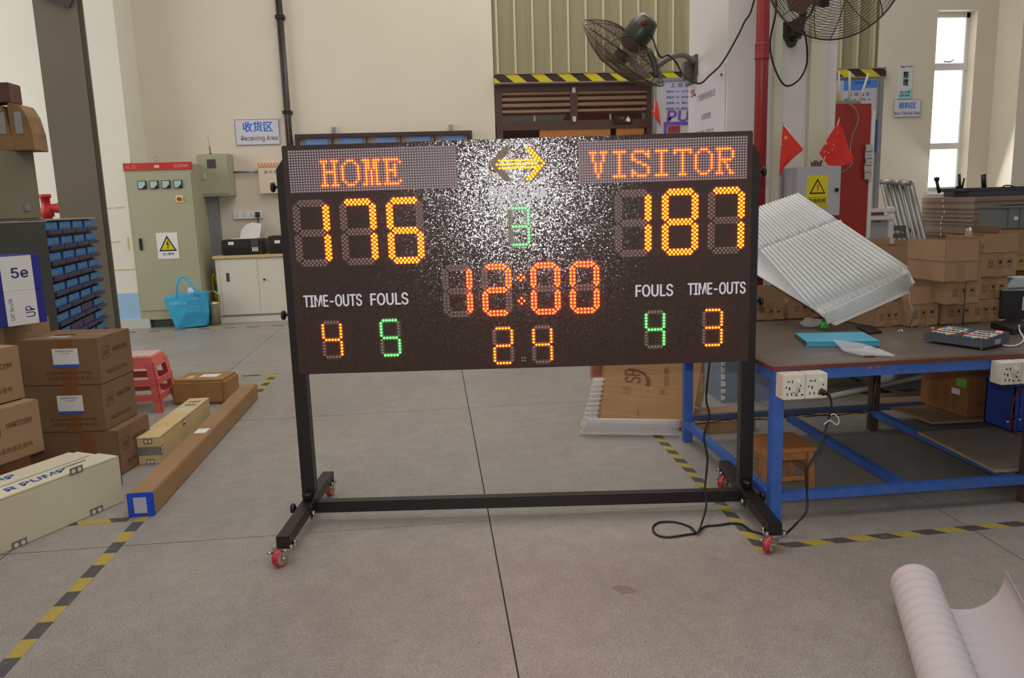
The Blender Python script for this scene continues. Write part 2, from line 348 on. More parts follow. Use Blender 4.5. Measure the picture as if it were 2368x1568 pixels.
# ------------------------------------------------------------------ back wall fittings (left)
def sign(name, label, cat, fr, W, Hh, m, items, edge=None, th=.008, group=None):
    """flat board with lettering: items = (text, x, y, w, h, material, bold)"""
    t = thing(name, label, cat, fr.p(W / 2, 0, 0), group)
    mb = MB(); mb.obox(fr.p(0, 0, 0), fr.a * W, fr.b * Hh, fr.n * th); mb.build('board', m, t)
    if edge:
        e = MB(); outline(e, fr, 0, 0, W, Hh, edge[1], th + .001); e.build('border', edge[0], t)
    by = {}
    for it in items: by.setdefault(it[5].name, []).append(it)
    for k, its in by.items():
        mb = MB()
        for it in its: text(mb, fr, it[0], it[1], it[2], it[3], it[4], th + .0015, it[6] if len(it) > 6 else .02)
        mb.build('lettering', its[0][5], t)
    return t
Y1 = YW
def wallfr(px0, py0, px1, py1, Y):
    """frame of a rectangle on plane Y from top-left and bottom-right pixels -> Fr (origin bottom-left), W, H"""
    a = P(px0, py0, 1, Y); b = P(px1, py1, 1, Y); return Fr((a.x, Y, b.z), (1, 0, 0), (0, 0, 1)), b.x - a.x, a.z - b.z
fr, W_, H_ = wallfr(542, 276, 642, 330, Y1 - .01); W_ = .57; H_ = .33; fr.O.z = 2.315
M_signw = mat('sign_white', (208, 206, 216), .6)
sign('area_sign', 'white wall sign with blue characters reading Receiving Area', 'sign', fr, W_, H_, M_signw,
     [('收货区', .10, .17, .39, .13, M_txtblue, .03), ('Receiving Area', .07, .04, .47, .08, M_txtblk, .02)], (M_txtblk, .004))

# distribution cabinet
cab = thing('electrical_cabinet', 'tall olive floor-standing electrical cabinet with red top strip and four meters', 'cabinet', (-3.38, 10.6, 0))
CX0, CX1, CY = -3.79, -2.97, 10.42
MB().box((CX0, CY, .1), (CX1, YW - .02, 2.06)).build('body', M_olive, cab, .006)
MB().box((CX0 + .01, CY + .02, 0), (CX1 - .01, YW - .05, .1)).build('plinth', mat('plinth_dark', (66, 64, 60), .8, noise=8, amt=.3), cab)
MB().box((CX0 + .02, CY - .012, .22), (CX1 - .02, CY, 1.96)).build('door', M_olive, cab, .004)
MB().box((CX0 - .005, CY - .015, 1.99), (CX1 + .005, CY, 2.08)).build('top_strip', M_red, cab)
cf = Fr((CX0, CY - .015, 0), (1, 0, 0), (0, 0, 1)); mb = MB(); text(mb, cf, 'XL-21', .03, 2.015, .12, .04); text(mb, cf, '低压配电柜', .60, 2.015, .18, .04); mb.build('lettering', mat('pale_ink', (224, 160, 150), .7), cab)
MB().box((CX0 + .37, CY - .018, 2.015), (CX0 + .43, CY - .014, 2.05)).build('badge', mat('badge_yellow', (214, 190, 120), .6), cab)
for k in range(4):
    x = CX0 + .15 + k * .145
    g = MB().box((x, CY - .03, 1.76), (x + .1, CY - .012, 1.86)).build('meter', M_blk, cab)
    MB().box((x + .008, CY - .033, 1.768), (x + .092, CY - .03, 1.852)).build('meter_glass', mat('meter_glass', (176, 196, 200), .2), g)
    MB().prism([(x + .05, CY - .0335, 1.768), (x + .092, CY - .0335, 1.768), (x + .092, CY - .0335, 1.81)], (0, -.002, 0)).build('meter_corner', M_blk, g)
MB().box((CX0 + .59, CY - .02, 1.58), (CX0 + .68, CY - .012, 1.67)).build('switch_plate', mat('switch_yellow', (222, 214, 160), .5), cab)
MB().cyl((CX0 + .635, CY - .02, 1.625), (CX0 + .635, CY - .05, 1.625), .025, 12).build('knob', M_red, cab)
MB().box((CX0 + .09, CY - .03, 1.0), (CX0 + .12, CY - .012, 1.15)).build('handle', M_blk, cab, .003)
mb = MB().box((CX0 + .3, CY - .016, .88), (CX0 + .56, CY - .012, 1.21)); mb.build('warning_label', M_paper, cab)
lf = Fr((CX0 + .3, CY - .016, .88), (1, 0, 0), (0, 0, 1))
def warn(fr, cx, cy, s, parent, bolt):
    a = MB(); poly(a, fr, [(cx - s, cy - s * .85), (cx + s, cy - s * .85), (cx, cy + s * .95)], .0012); a.build('triangle', M_txtblk, parent)
    a = MB(); poly(a, fr, [(cx - s * .76, cy - s * .70), (cx + s * .76, cy - s * .70), (cx, cy + s * .66)], .0022); a.build('triangle', M_yel, parent)
    a = MB(); poly(a, fr, [(cx + s * .02, cy + s * .32), (cx + s * .14, cy + s * .32), (cx + s * .05, cy + s * .02), (cx + s * .2, cy + s * .02), (cx + s * .02, cy - s * .42), (cx + s * .02, cy - s * .12), (cx - s * .14, cy - s * .12)], .0032)
    poly(a, fr, [(cx - s * .1, cy - s * .38), (cx + s * .13, cy - s * .38), (cx, cy - s * .58)], .0032); a.build('bolt_symbol', bolt, parent)
warn(lf, .13, .19, .11, cab, M_txtblk)
mb = MB(); text(mb, lf, '当心触电', .06, .045, .14, .035, .002); mb.build('lettering', M_txtblk, cab)
MB().box((CX1 - .20, CY - .015, .42), (CX1 - .12, CY - .012, .5)).build('sticker', M_paper, cab)
for x in (CX0 + .06, CX0 + .38, ):
    MB().tube([(x + .025 * math.cos(t), CY + .03, 2.1 + .03 * math.sin(t) + (.03 if x > CX0 + .2 else 0)) for t in [i * math.pi / 5 for i in range(10)]], .004, 5, closed=True).build('eye_bolt', M_steel, cab)

# wall box with antenna
wbx = thing('wall_control_box', 'olive wall-mounted control box with small window and aerial', 'box', (-2.82, 10.9, 1.62))
BX0, BX1 = -3.0, -2.56
a0 = P(463, 455, 1, 10.8); a1 = P(528, 355, 1, 10.8); BX0, BX1, BZ0, BZ1 = a0.x, a1.x, a0.z, a1.z
MB().box((BX0, 10.8, BZ0), (BX1, YW, BZ1)).build('body', M_olive, wbx, .005)
MB().box((BX0 + .02, 10.79, BZ0 + .03), (BX1 - .02, 10.8, BZ1 - .03)).build('door', M_olive, wbx, .003)
MB().box((BX0 + .13, 10.785, BZ1 - .18), (BX0 + .24, 10.792, BZ1 - .07)).build('meter_window', mat('dark_window', (84, 76, 70), .2), wbx)
MB().box((BX0 + .07, 10.775, BZ0 + .22), (BX0 + .1, 10.79, BZ0 + .3)).build('latch', mat('latch_pale', (190, 186, 170), .4), wbx)
mb = MB().cyl((BX0 + .17, 10.85, BZ1), (BX0 + .17, 10.85, BZ1 + .01), .02).cyl((BX0 + .17, 10.85, BZ1), (BX0 + .165, 10.85, BZ1 + .1), .006, 8).cyl((BX0 + .165, 10.85, BZ1 + .1), (BX0 + .155, 10.85, BZ1 + .23), .002, 6); mb.build('aerial', M_blk, wbx)
c_ = P(478, 456, 1, 10.95)
tag(MB().box((c_.x, 10.93, .05), (c_.x + .13, YW, BZ0)).build('cable_trunking', mat('galvanised', (140, 142, 146), .4, metal=.4, noise=30, amt=.15)), 'grey galvanised cable trunking running down below the olive control box', 'trunking')
mb = MB(); z_ = P(560, 398, 1, 11).z; mb.cyl((BX1, 11.0, z_), (P(605, 397, 1, 11).x, 11.0, z_), .015, 8); tag(mb.build('conduit', M_steel), 'thin grey horizontal conduit between wall box and notice box', 'conduit')
a0 = P(602, 448, 1, 10.95); a1 = P(652, 380, 1, 10.95)
nb = thing('wall_notice_box', 'cream wall box with striped top edge and small print, partly behind scoreboard', 'box', ((a0.x + a1.x) / 2, YW, a0.z))
MB().box((a0.x, 10.93, a0.z), (a1.x + .12, YW, a1.z - .03)).build('body', mat('cream_box', (218, 200, 176), .6), nb, .004)
MB().box((a0.x, 10.92, a1.z - .03), (a1.x + .12, YW, a1.z + .02)).build('striped_top', stripes('striped_top', (1, 0, .5), .04, (200, 120, 80), (230, 190, 150)), nb)
nf = Fr((a0.x, 10.93, a0.z), (1, 0, 0), (0, 0, 1)); mb = MB(); text(mb, nf, '盾 风 炎 雪', .08, .26, .22, .04); mb.build('lettering', M_txtblk, nb)

# black pipe + cable on wall
a0 = P(645, 0, 1, 10.95)
pp = MB().cyl((a0.x, 10.99, 0.9), (a0.x, 10.99, 4.4), .032, 12).cyl((a0.x - .04, 10.98, .9), (a0.x - .04, 10.98, 4.4), .014, 8)
pt = tag(pp.build('wall_pipe', mat('pipe_dark', (66, 56, 52), .35, noise=9, amt=.2)), 'dark vertical pipe with thin cable on back wall above scoreboard left corner', 'pipe')
for z in (2.7, 3.9): MB().box((a0.x - .07, 10.95, z), (a0.x + .05, YW, z + .04)).build('pipe_clamp', M_blk, pt)

# socket strip and plug
a0 = P(541, 507, 1, YW - .03); ss = thing('socket_strip', 'white wall socket strip with black plug above the printer', 'socket', (a0.x + .18, YW, a0.z))
MB().box((a0.x, YW - .035, a0.z), (a0.x + .38, YW, a0.z + .1)).build('plate', M_paper, ss, .003)
mb = MB()
for k in range(4):
    for (dx, dz) in ((.03, .03), (.05, .03), (.04, .06)): mb.box((a0.x + .095 * k + dx, YW - .037, a0.z + dz), (a0.x + .095 * k + dx + .006, YW - .035, a0.z + dz + .015))
mb.build('socket_holes', M_txtblk, ss)
pl = thing('printer_plug_lead', 'black plug and lead hanging from the white socket strip to printer', 'cord', (a0.x + .33, YW - .08, a0.z))
MB().box((a0.x + .29, YW - .08, a0.z + .02), (a0.x + .35, YW - .037, a0.z + .05)).box((a0.x + .29, YW - .08, a0.z + .06), (a0.x + .35, YW - .037, a0.z + .085)).build('plug', M_blk, pl, .004)
MB().tube([(a0.x + .32, YW - .08, a0.z + .03), (a0.x + .33, YW - .1, a0.z - .08), (a0.x + .29, YW - .1, a0.z - .25), (a0.x + .27, YW - .12, .87)], .009, 6, smoothpts=5).build('lead', M_blk, pl)

# white sliding-door cabinet + printers
wc = thing('low_cabinet', 'low white office cabinet with two sliding doors and pale wood top', 'cabinet', (-2.35, 10.8, 0))
WX_0, WX_1, WYf = -2.83, -1.80, 10.52
wm = mat('cabinet_white', (216, 210, 194), .5)
MB().box((WX_0, WYf, 0), (WX_1, YW - .04, .85)).build('body', wm, wc, .003)
MB().box((WX_0 - .02, WYf - .03, .85), (WX_1 + .02, YW - .04, .885)).build('worktop', mat('pale_wood', (206, 178, 130), .5, noise=10, amt=.05), wc, .003)
for k, (xa, xb, yy, hk) in enumerate(((WX_0 + .06, -2.3, WYf - .012, 0), (-2.3, WX_1 - .02, WYf - .006, 1))):
    d = MB().box((xa, yy, .11), (xb, WYf, .83)).build('sliding_door', wm, wc, .002)
    if hk == 0: MB().box((xa + .07, yy - .003, .55), (xa + .11, yy, .66)).build('handle', mat('handle_dark', (90, 84, 78), .4, metal=.5), d)
    else: MB().cyl((xa + .08, yy, .56), (xa + .08, yy - .03, .56), .012, 10).build('key', M_blk, d)
MB().box((WX_0 + .02, WYf - .008, .09), (WX_1, WYf, .105)).build('rail', M_steel, wc)
for i, (xa, wd, lab) in enumerate(((-2.74, .52, 'black inkjet printer with white paper rising from it'), (-2.15, .42, 'smaller black printer at right, half hidden by scoreboard'))):
    t = thing('printer', lab, 'printer', (xa + wd / 2, 10.7, .885))
    MB().box((xa, 10.56, .885), (xa + wd, 10.92, .885 + (.2 if i == 0 else .23))).build('body', mat('printer_black', (44, 38, 36), .4), t, .012)
    MB().box((xa + .03, 10.553, .9), (xa + wd - .12, 10.562, .98)).build('output_slot', M_blk, t)
    MB().box((xa + .09, 10.552, 1.02), (xa + .16, 10.56, 1.06)).build('sticker', M_paper, t)
    if i == 0:
        MB().box((xa + wd - .14, 10.55, .92), (xa + wd - .05, 10.56, 1.08)).build('control_panel', mat('panel_grey', (74, 72, 70), .4), t)
        mb = MB()
        for k in range(4): mb.box((xa + wd - .13 + k * .02, 10.548, .93), (xa + wd - .118 + k * .02, 10.552, .98))
        mb.build('ink_window', M_paper, t)
        mb = MB(); mb.prism([(xa + .12, 10.6, 1.09), (xa + .42, 10.6, 1.09), (xa + .42, 10.85, 1.09), (xa + .12, 10.85, 1.09)], (0, 0, .004))
        pts = [(xa + .17, 10.86, 1.09), (xa + .19, 10.9, 1.2), (xa + .25, 10.93, 1.27), (xa + .33, 10.95, 1.295), (xa + .43, 10.93, 1.28), (xa + .46, 10.9, 1.26), (xa + .43, 10.86, 1.09)]
        mb.prism(pts, (0, .006, 0)); mb.build('paper', M_paper, t)

# bag, bucket, pail
bg_ = thing('shopping_bag', 'bright blue non-woven shopping bag leaning on electrical cabinet', 'bag', (-3.12, 10.25, 0))
bm_blue = mat('bag_blue', (58, 170, 214), .7, noise=9, amt=.1, bump=.3, bscale=12)
bv = [(-3.30, 10.2, 0), (-2.94, 10.24, 0.02), (-2.93, 10.36, .02), (-3.28, 10.36, 0), (-3.40, 10.16, .40), (-3.22, 10.16, .43), (-3.06, 10.15, .44), (-2.88, 10.18, .47), (-2.90, 10.38, .46), (-3.38, 10.38, .42), (-3.16, 10.17, .2), (-3.36, 10.18, .22), (-2.86, 10.2, .2)]
MB().add(bv, [(0, 10, 5, 4, 11), (0, 1, 10), (1, 12, 7, 6, 10), (10, 6, 5), (1, 2, 8, 7, 12), (2, 3, 9, 8), (3, 0, 11, 4, 9), (0, 3, 2, 1), (4, 5, 6, 7, 8, 9)]).build('bag_body', bm_blue, bg_, .008)
MB().tube([(-3.24, 10.17, .4), (-3.23, 10.17, .52), (-3.2, 10.18, .62), (-3.16, 10.2, .66), (-3.1, 10.2, .62), (-3.02, 10.17, .5), (-2.98, 10.17, .42)], .014, 5, smoothpts=4).build('bag_strap', bm_blue, bg_)
bf = Fr((-3.36, 10.148, 0), (1, 0.01, 0), (0, 0, 1)); mb = MB(); text(mb, bf, '新建国科技', .03, .31, .2, .045, .004); text(mb, bf, 'Cloud', .28, .37, .1, .03, .004)
for k in range(3): text(mb, bf, 'service line ready', .24, .28 - k * .03, .16, .015, .012)
mb.build('lettering', mat('bag_print', (150, 206, 232), .7), bg_)
bu = thing('bucket', 'yellow plastic bucket behind the steel pail beside low white cabinet', 'bucket', (-2.88, 10.8, 0))
MB().lathe((-2.9, 10.80, 0), (0, 0, 1), [(.001, .0), (.05, 0), (.062, .40), (.066, .41), (.06, .41), (.045, .02), (.001, .02)], 20).build('body', mat('yellow_plastic', (206, 196, 20), .45), bu)
MB().tube([(-2.955, 10.8, .40), (-2.955, 10.79, .5), (-2.945, 10.78, .62), (-2.92, 10.78, .62), (-2.905, 10.79, .5)], .012, 6, smoothpts=4).build('handle', MATS['yellow_plastic'], bu)
pa = thing('steel_pail', 'small shiny steel pail with wire handle beside low white cabinet', 'pail', (-2.88, 10.45, 0))
MB().lathe((-2.88, 10.45, 0), (0, 0, 1), [(.001, 0), (.075, 0), (.08, .26), (.085, .27), (.085, .3), (.078, .3), (.07, .02), (.001, .02)], 20).build('body', mat('bright_steel', (196, 186, 160), .25, metal=.9), pa)
MB().tube([(-2.965, 10.45, .28), (-2.96, 10.45, .38), (-2.88, 10.45, .44), (-2.8, 10.45, .38), (-2.795, 10.45, .28)], .006, 6, smoothpts=5).build('handle', MATS['bright_steel'], pa)

# framed board above scoreboard
t = thing('production_board', 'dark framed wall board with row of five blue cards above scoreboard', 'board', (-.58, YW, 2.0))
bx0, bx1, bz1 = -1.74, .575, 2.43
frm = mat('board_frame', (62, 40, 38), .5)
MB().box((bx0, 10.98, 1.9), (bx1, YW, bz1 - .02)).build('backing', mat('board_back', (150, 140, 132), .8), t)
MB().box((bx0 - .02, 10.93, bz1 - .05), (bx1 + .02, YW, bz1)).box((bx0 - .02, 10.93, 1.88), (bx0 + .03, YW, bz1 - .05)).box((bx1 - .03, 10.93, 1.88), (bx1 + .02, YW, bz1 - .05)).build('frame', frm, t)
for k in range(5):
    x = bx0 + .05 + k * .455
    MB().box((x + .40, 10.955, 1.95), (x + .42, 10.98, bz1 - .05)).build('divider', frm, t)
    c = MB().box((x + .07, 10.965, 2.26), (x + .35, 10.98, 2.37)).build('card', mat('card_blue', (96, 136, 204), .6), t)
    cf = Fr((x + .07, 10.965, 2.26), (1, 0, 0), (0, 0, 1)); mb = MB(); text(mb, cf, ['物管工程单', '今天出货', '明天出货', '后天出货', '两天以后出货'][k], .03, .045, .21, .04); mb.build('lettering', mat('card_ink', (150, 160, 120), .7), c)
for x in (-1.28, .29): MB().box((x, 11.0, bz1), (x + .05, YW, bz1 + .09)).build('bracket', M_steel, t)

# ------------------------------------------------------------------ gate, shutter, hazard strip, louvres
sh = thing('roller_shutter', 'olive ribbed metal cladding above the gate opening, spanning behind pillar', 'cladding', (3.6, YW, 3.17))
shm = mat('cladding_olive', (148, 138, 106), .5, noise=3, amt=.08, stretch=(6, 1, .3)); shr = mat('cladding_seam', (196, 190, 150), .45)
x = .93
while x < 6.4:
    x2 = min(x + .2435, 6.42)
    MB().prism([(x, YW + .03, 3.17), (x + .045, YW - .0, 3.17), (x + .07, YW - .0, 3.17), (x + .09, YW + .03, 3.17), (x2, YW + .03, 3.17), (x2, YW + .06, 3.17), (x, YW + .06, 3.17)], (0, 0, 2.4)).build('panel', shm, sh)
    MB().box((x + .045, YW - .006, 3.175), (x + .072, YW - .0, 5.55)).build('seam', shr, sh)
    x += .2435
hz = tag(MB().box((.93, 10.97, 3.05), (6.5, YW, 3.155)).build('hazard_beam', stripes('hazard_beam', (1, 0, 1.3), .36, (206, 190, 30), (56, 36, 30), wear=.05)), 'yellow and black striped beam under the ribbed cladding', 'beam')
MB().box((.93, 10.96, 3.155), (6.5, YW, 3.17)).box((.93, 10.96, 3.035), (6.5, YW, 3.05)).build('edge_strip', mat('edge_grey', (150, 128, 118), .5), hz)
lo = thing('louvred_door', 'dark brown metal gate with rows of louvre slats, left of pillar', 'gate', (2.05, YW, 0))
lm = mat('louvre_brown', (78, 54, 46), .55, noise=4, amt=.1); sl = mat('slat_brown', (122, 92, 70), .5, noise=3, amt=.12)
a0 = P(1152, 190, 1, YW); LZ1, LX0, LX1 = 3.03, .94, 3.14
LXm = P(1327, 240, 1, YW).x; LZ2 = P(1240, 280, 1, YW).z
MB().box((LX0, YW, 0), (LX0 + .09, YW + .05, LZ1)).box((LX1 - .09, YW, 0), (LX1, YW + .05, LZ1)).box((LX0, YW - .001, LZ1 - .09), (LX1, YW + .049, LZ1)).box((LXm - .05, YW - .01, LZ2), (LXm + .05, YW + .05, LZ1)).box((LX0 + .001, YW - .002, LZ2 - .12), (LX1 - .001, YW + .048, LZ2)).build('frame', lm, lo)
ns = 5; hh = (LZ1 - .09 - LZ2) / ns
for k in range(ns):
    z = LZ2 + k * hh + .085
    for xa, xb in ((LX0 + .09, LXm - .05), (LXm + .05, LX1 - .09)):
        mb = MB(); mb.obox((xa, YW + .06, z), (xb - xa, 0, 0), (0, -.055, .03 if k < 4 else .02), (0, .012, .045 if k else .035)); mb.build('slat', sl, lo)
for xx in (P(1237, 240, 1, YW).x, P(1414, 240, 1, YW).x):
    MB().box((xx - .012, YW + .075, LZ2), (xx + .012, YW + .085, LZ1 - .09)).build('slat_rod', mat('rod_white', (206, 190, 180), .6), lo)
for zz in (LZ1 - .12, LZ2 - .02): MB().box((LXm - .022, YW - .02, zz), (LXm + .022, YW - .01, zz + .07)).build('clip', MATS['rod_white'], lo)
MB().box((LX0, YW + .3, 0), (LX1, YW + .34, LZ2 - .02)).build('lower_panel', mat('gate_dark', (70, 44, 36), .6), lo)
ow = mat('orange_wood', (176, 112, 52), .5, noise=6, amt=.1, stretch=(6, 1, 1))
zt = P(1300, 300, 1, YW).z
for xa, xb in ((P(1248, 300, 1, YW).x, P(1412, 300, 1, YW).x), (P(1426, 300, 1, YW).x, P(1490, 300, 1, YW).x)):
    MB().box((xa, YW + .01, 1.6), (xb, YW + .06, zt + .04)).build('wood_panel', ow, lo)
MB().box((LXm + .1, YW + .4, LZ2), (LX1 - .05, YW + .43, LZ1 - .05)).build('rear_board', mat('rear_board', (130, 72, 46), .6), lo)
stt = thing('office_stair', 'grey stair flight seen through the open louvre slats', 'stair', (1.6, 11.9, 1.2))
for off in (0, .22): MB().obox((1.2 + off, 11.9, 1.4), (.12, 0, 0), (1.05, 0, 1.6), (0, .05, 0)).build('stringer', mat('stair_grey', (128, 116, 108), .6), stt)
MB().box((.9, 11.85, 0), (1.15, 11.95, 1.5)).build('landing', MATS['stair_grey'], stt)
a0 = P(1419, 285, 1, 11.0); gs = sign('door_plate', 'small dark room plate with white figure on the gate', 'sign', Fr((a0.x, YW - .012, a0.z), (1, 0, 0), (0, 0, 1)), .27, .105, mat('plate_dark', (46, 14, 18), .5), [('门卫室', .08, .055, .08, .03, mat('plate_ink', (190, 120, 110), .6), .02)])
pf = Fr((a0.x, YW - .02, a0.z), (1, 0, 0), (0, 0, 1)); mb = MB(); poly(mb, pf, [(.17, .03), (.19, .06), (.2, .075), (.205, .09), (.215, .09), (.22, .075), (.24, .06), (.245, .02), (.2, .02), (.195, .035)], .002); mb.build('figure_symbol', M_paper, gs)

def mottoboard(x0, x1, lab, kind):
    t = thing('notice_panel', lab, 'notice board', ((x0 + x1) / 2, 10.62, 0))
    MB().box((x0, 10.6, .9), (x1, 10.64, 3.0)).build('panel', mat('panel_grey_white', (186, 182, 180), .6), t)
    MB().box((x0 - .04, 10.58, 0), (x0, 10.66, 3.02)).box((x1, 10.58, 0), (x1 + .05, 10.66, 3.02)).box((x0, 10.58, 2.98), (x1, 10.66, 3.02)).build('frame', M_steel, t)
    return t
blt = mat('poster_blue', (70, 130, 210), .6); dbl = mat('poster_dark_blue', (50, 80, 170), .6); pvio = mat('poster_violet', (100, 70, 170), .6)
lines = ['微笑多一点', '脑筋活一点', '做事勤一点', '服务好一点']; lines2 = ['动作快一点', '效率高一点', '理由少一点', '量度大一点']
# left one (px 1515..1592+)
x0, x1 = 3.05, 4.3; t = mottoboard(x0, x1, 'white notice board with motto poster and large violet PU, beside the gate', 0)
f1 = Fr((x0, 10.6, 0), (1, 0, 0), (0, 0, 1)); q = P(1538, 187, 1, 10.6); q2 = P(1538, 252, 1, 10.6)
MB().box((q.x, 10.594, q2.z), (q.x + .75, 10.6, q.z)).build('poster', mat('poster_lilac', (176, 172, 200), .6), t)
mb = MB(); ox = q.x - x0; sp = .0059
text(mb, f1, '上 班 格 言', ox + .075, q.z - .085, .36, .055, .008)
for k in range(4): zz = q.z - .155 - k * .073; text(mb, f1, lines[k], ox + .02, zz, .17, .03, .008); text(mb, f1, lines2[k], ox + .225, zz, .17, .03, .008)
mb.build('lettering', M_txtblk, t)
q = P(1541, 281, 1, 10.6); mb = MB(); text(mb, f1, 'PU', q.x - x0, q.z, .30, .14, .006, .06, .12); text(mb, f1, 'MP', q.x - x0 + .36, q.z, .30, .14, .006, .06, .12); mb.build('lettering', pvio, t)
q = P(1535, 300, 1, 10.6); MB().box((q.x, 10.59, q.z + .06), (q.x + .7, 10.6, q.z + .1)).box((q.x, 10.59, q.z - .4), (q.x + .04, 10.6, q.z + .06)).build('poster_border', pvio, t)
MB().box((q.x + .06, 10.588, q.z - .04), (q.x + .22, 10.6, q.z + .045)).build('photo_print', mat('photo_red', (140, 50, 50), .5, noise=30, amt=.5), t)
# right one (px 1928..2038)
q = P(2032, 185, 1, 9.6); q0 = P(1900, 185, 1, 9.6); x0, x1 = q0.x, q.x
t = thing('notice_panel', 'grey notice board on frame with blue headed motto poster, right of pillar', 'notice board', ((x0 + x1) / 2, 9.62, 0))
MB().box((x0, 9.6, .7), (x1, 9.64, q.z)).build('panel', MATS['panel_grey_white'], t)
MB().box((x1, 9.56, 0), (x1 + .05, 9.66, q.z + .01)).box((x0, 9.57, 0), (x0 + .04, 9.66, q.z)).build('frame', M_steel, t)
f1 = Fr((x0, 9.6, 0), (1, 0, 0), (0, 0, 1))
def PZ(px, py, Y): r_ = P(px, py, 1, Y); return r_.x, r_.z
xa, za = PZ(1951, 186, 9.6); xb, zb = PZ(2024, 275, 9.6)
MB().box((xa, 9.594, zb), (xb, 9.6, za)).build('poster', mat('poster_grey', (192, 190, 200), .6), t)
MB().box((xa, 9.59, za - .09), (xb, 9.594, za)).prism([(xa, 9.59, za - .09), (xa, 9.59, za - .12), (xa + .22, 9.59, za - .12), (xa + .27, 9.59, za - .09)], (0, .004, 0)).build('poster_header', blt, t)
mb = MB(); text(mb, f1, '上 班 格 言', xa - x0 + .07, za - .19, .27, .045, .008)
for k in range(4): zz = za - .245 - k * .062; text(mb, f1, lines[k], xa - x0 + .01, zz, .155, .026, .008); text(mb, f1, lines2[k], xa - x0 + .2, zz, .155, .026, .008)
text(mb, f1, '企业标准欢迎', xa - x0 + .14, za - .045, .2, .03, .012)
mb.build('lettering', M_txtblk, t)
xc, zc = PZ(2006, 277, 9.6); xd, zd = PZ(2023, 352, 9.6)
MB().prism([(xc - .12, 9.59, zc), (xd + .01, 9.59, zc), (xd, 9.59, zd), (xc - .12, 9.59, zd), (xc - .12, 9.59, zd + .07), (xd - .06, 9.59, zd + .07), (xd - .05, 9.59, zd + .2), (xd - .08, 9.59, zd + .22), (xc - .12, 9.59, zd + .22)], (0, .008, 0)).build('poster_shape', dbl, t)
xc, zc = PZ(2003, 358, 9.6); MB().box((xc - .2, 9.59, zc - .55), (xd - .02, 9.6, zc)).build('notice_sheet', M_paper, t)

# hanging banner + raw material sign, back wall right
a_, b_ = P(2080, 146, 1, YW - .01), P(2114, 228, 1, YW - .01)
tb = thing('slogan_banner', 'narrow vertical banner with two large black characters above raw material sign', 'banner', ((a_.x + b_.x) / 2, YW, b_.z))
BW, BH = .21, a_.z - b_.z; fb_ = Fr((a_.x, YW - .01, b_.z), (1, 0, 0), (0, 0, 1))
MB().box((a_.x, YW - .01, b_.z), (a_.x + BW, YW, a_.z)).build('sheet', mat('banner_white', (206, 212, 214), .6), tb)
mb = MB(); poly(mb, fb_, [(0, 0), (BW, 0), (BW, .15), (BW * .6, .11), (0, .06)], .002); mb.build('cyan_wave', mat('banner_cyan', (146, 206, 214), .6), tb)
mb = MB(); text(mb, fb_, '整', .065, .29, .085, .085, .003, .05); text(mb, fb_, '理', .065, .185, .085, .085, .003, .05)
text(mb, fb_, '要与不要', .03, .075, .15, .032, .004); text(mb, fb_, '留弃果断', .03, .03, .15, .032, .004); text(mb, fb_, '普迪斯', .12, .435, .08, .022, .003); mb.build('lettering', M_txtblk, tb)
mb = MB(); poly(mb, fb_, [(.015, .44), (.06, .43), (.1, .44), (.11, .455), (.07, .445), (.03, .455)], .003); mb.build('emblem', M_red, tb)
a_, b_ = P(2067, 231, 1, YW - .01), P(2127, 270, 1, YW - .01); f1 = Fr((a_.x, YW - .012, b_.z), (1, 0, 0), (0, 0, 1)); WW = b_.x - a_.x; HH = a_.z - b_.z
sign('area_sign', 'white wall sign with blue characters reading Raw Material Area', 'sign', f1, WW, HH, M_signw, [('原料区', WW * .18, HH * .48, WW * .64, HH * .36, M_txtblue, .03), ('Raw Material Area', .015, HH * .13, WW - .03, HH * .2, M_txtblk, .02)], (M_txtblk, .003))
# notice sheet on the pillar's left face
t = thing('company_notice', 'white company rules sheet pinned on the left side of the pillar', 'notice', (PX0, 5.7, 1.4))
fn = Fr((PX0 - .002, 6.04, 1.4), (0, -1, 0), (0, 0, 1)); NW = .76
MB().obox(fn.p(0, 0, 0), fn.a * NW, fn.b * .93, fn.n * .004).build('sheet', mat('notice_white', (214, 204, 210), .6), t)
mb = MB(); text(mb, fn, '广东普迪斯科技有限公司', .2, .74, .38, .05, .006); text(mb, fn, '公司规章制度', .3, .60, .2, .045, .006)
tl = ['1. 上班严格遵守公司制度，准时打卡上班', '下班前做好卫生，离开关灯', '2. 爱护公司公物设备，不得浪费，工作时间', '服从安排，团结互助，文明', '3. 保持车间整洁，禁止吸烟', '物料摆放整齐']
for k, s_ in enumerate(tl): text(mb, fn, s_, .08, .5 - k * .065, .024 * len(s_), .03, .006)
mb.build('lettering', mat('grey_ink', (120, 112, 118), .7), t)
mb = MB(); poly(mb, fn, [(.04, .80), (.09, .79), (.14, .81), (.16, .86), (.13, .82), (.08, .805)], .006); rect(mb, fn, .06, .82, .06, .025, .006); mb.build('emblem', mat('faint_red', (200, 90, 96), .7), t)
for (a, b) in ((.16, .8), (.7, .86)): MB().cyl(fn.p(a, b, .004), fn.p(a, b, .012), .008, 8).build('pin', M_blk, t)

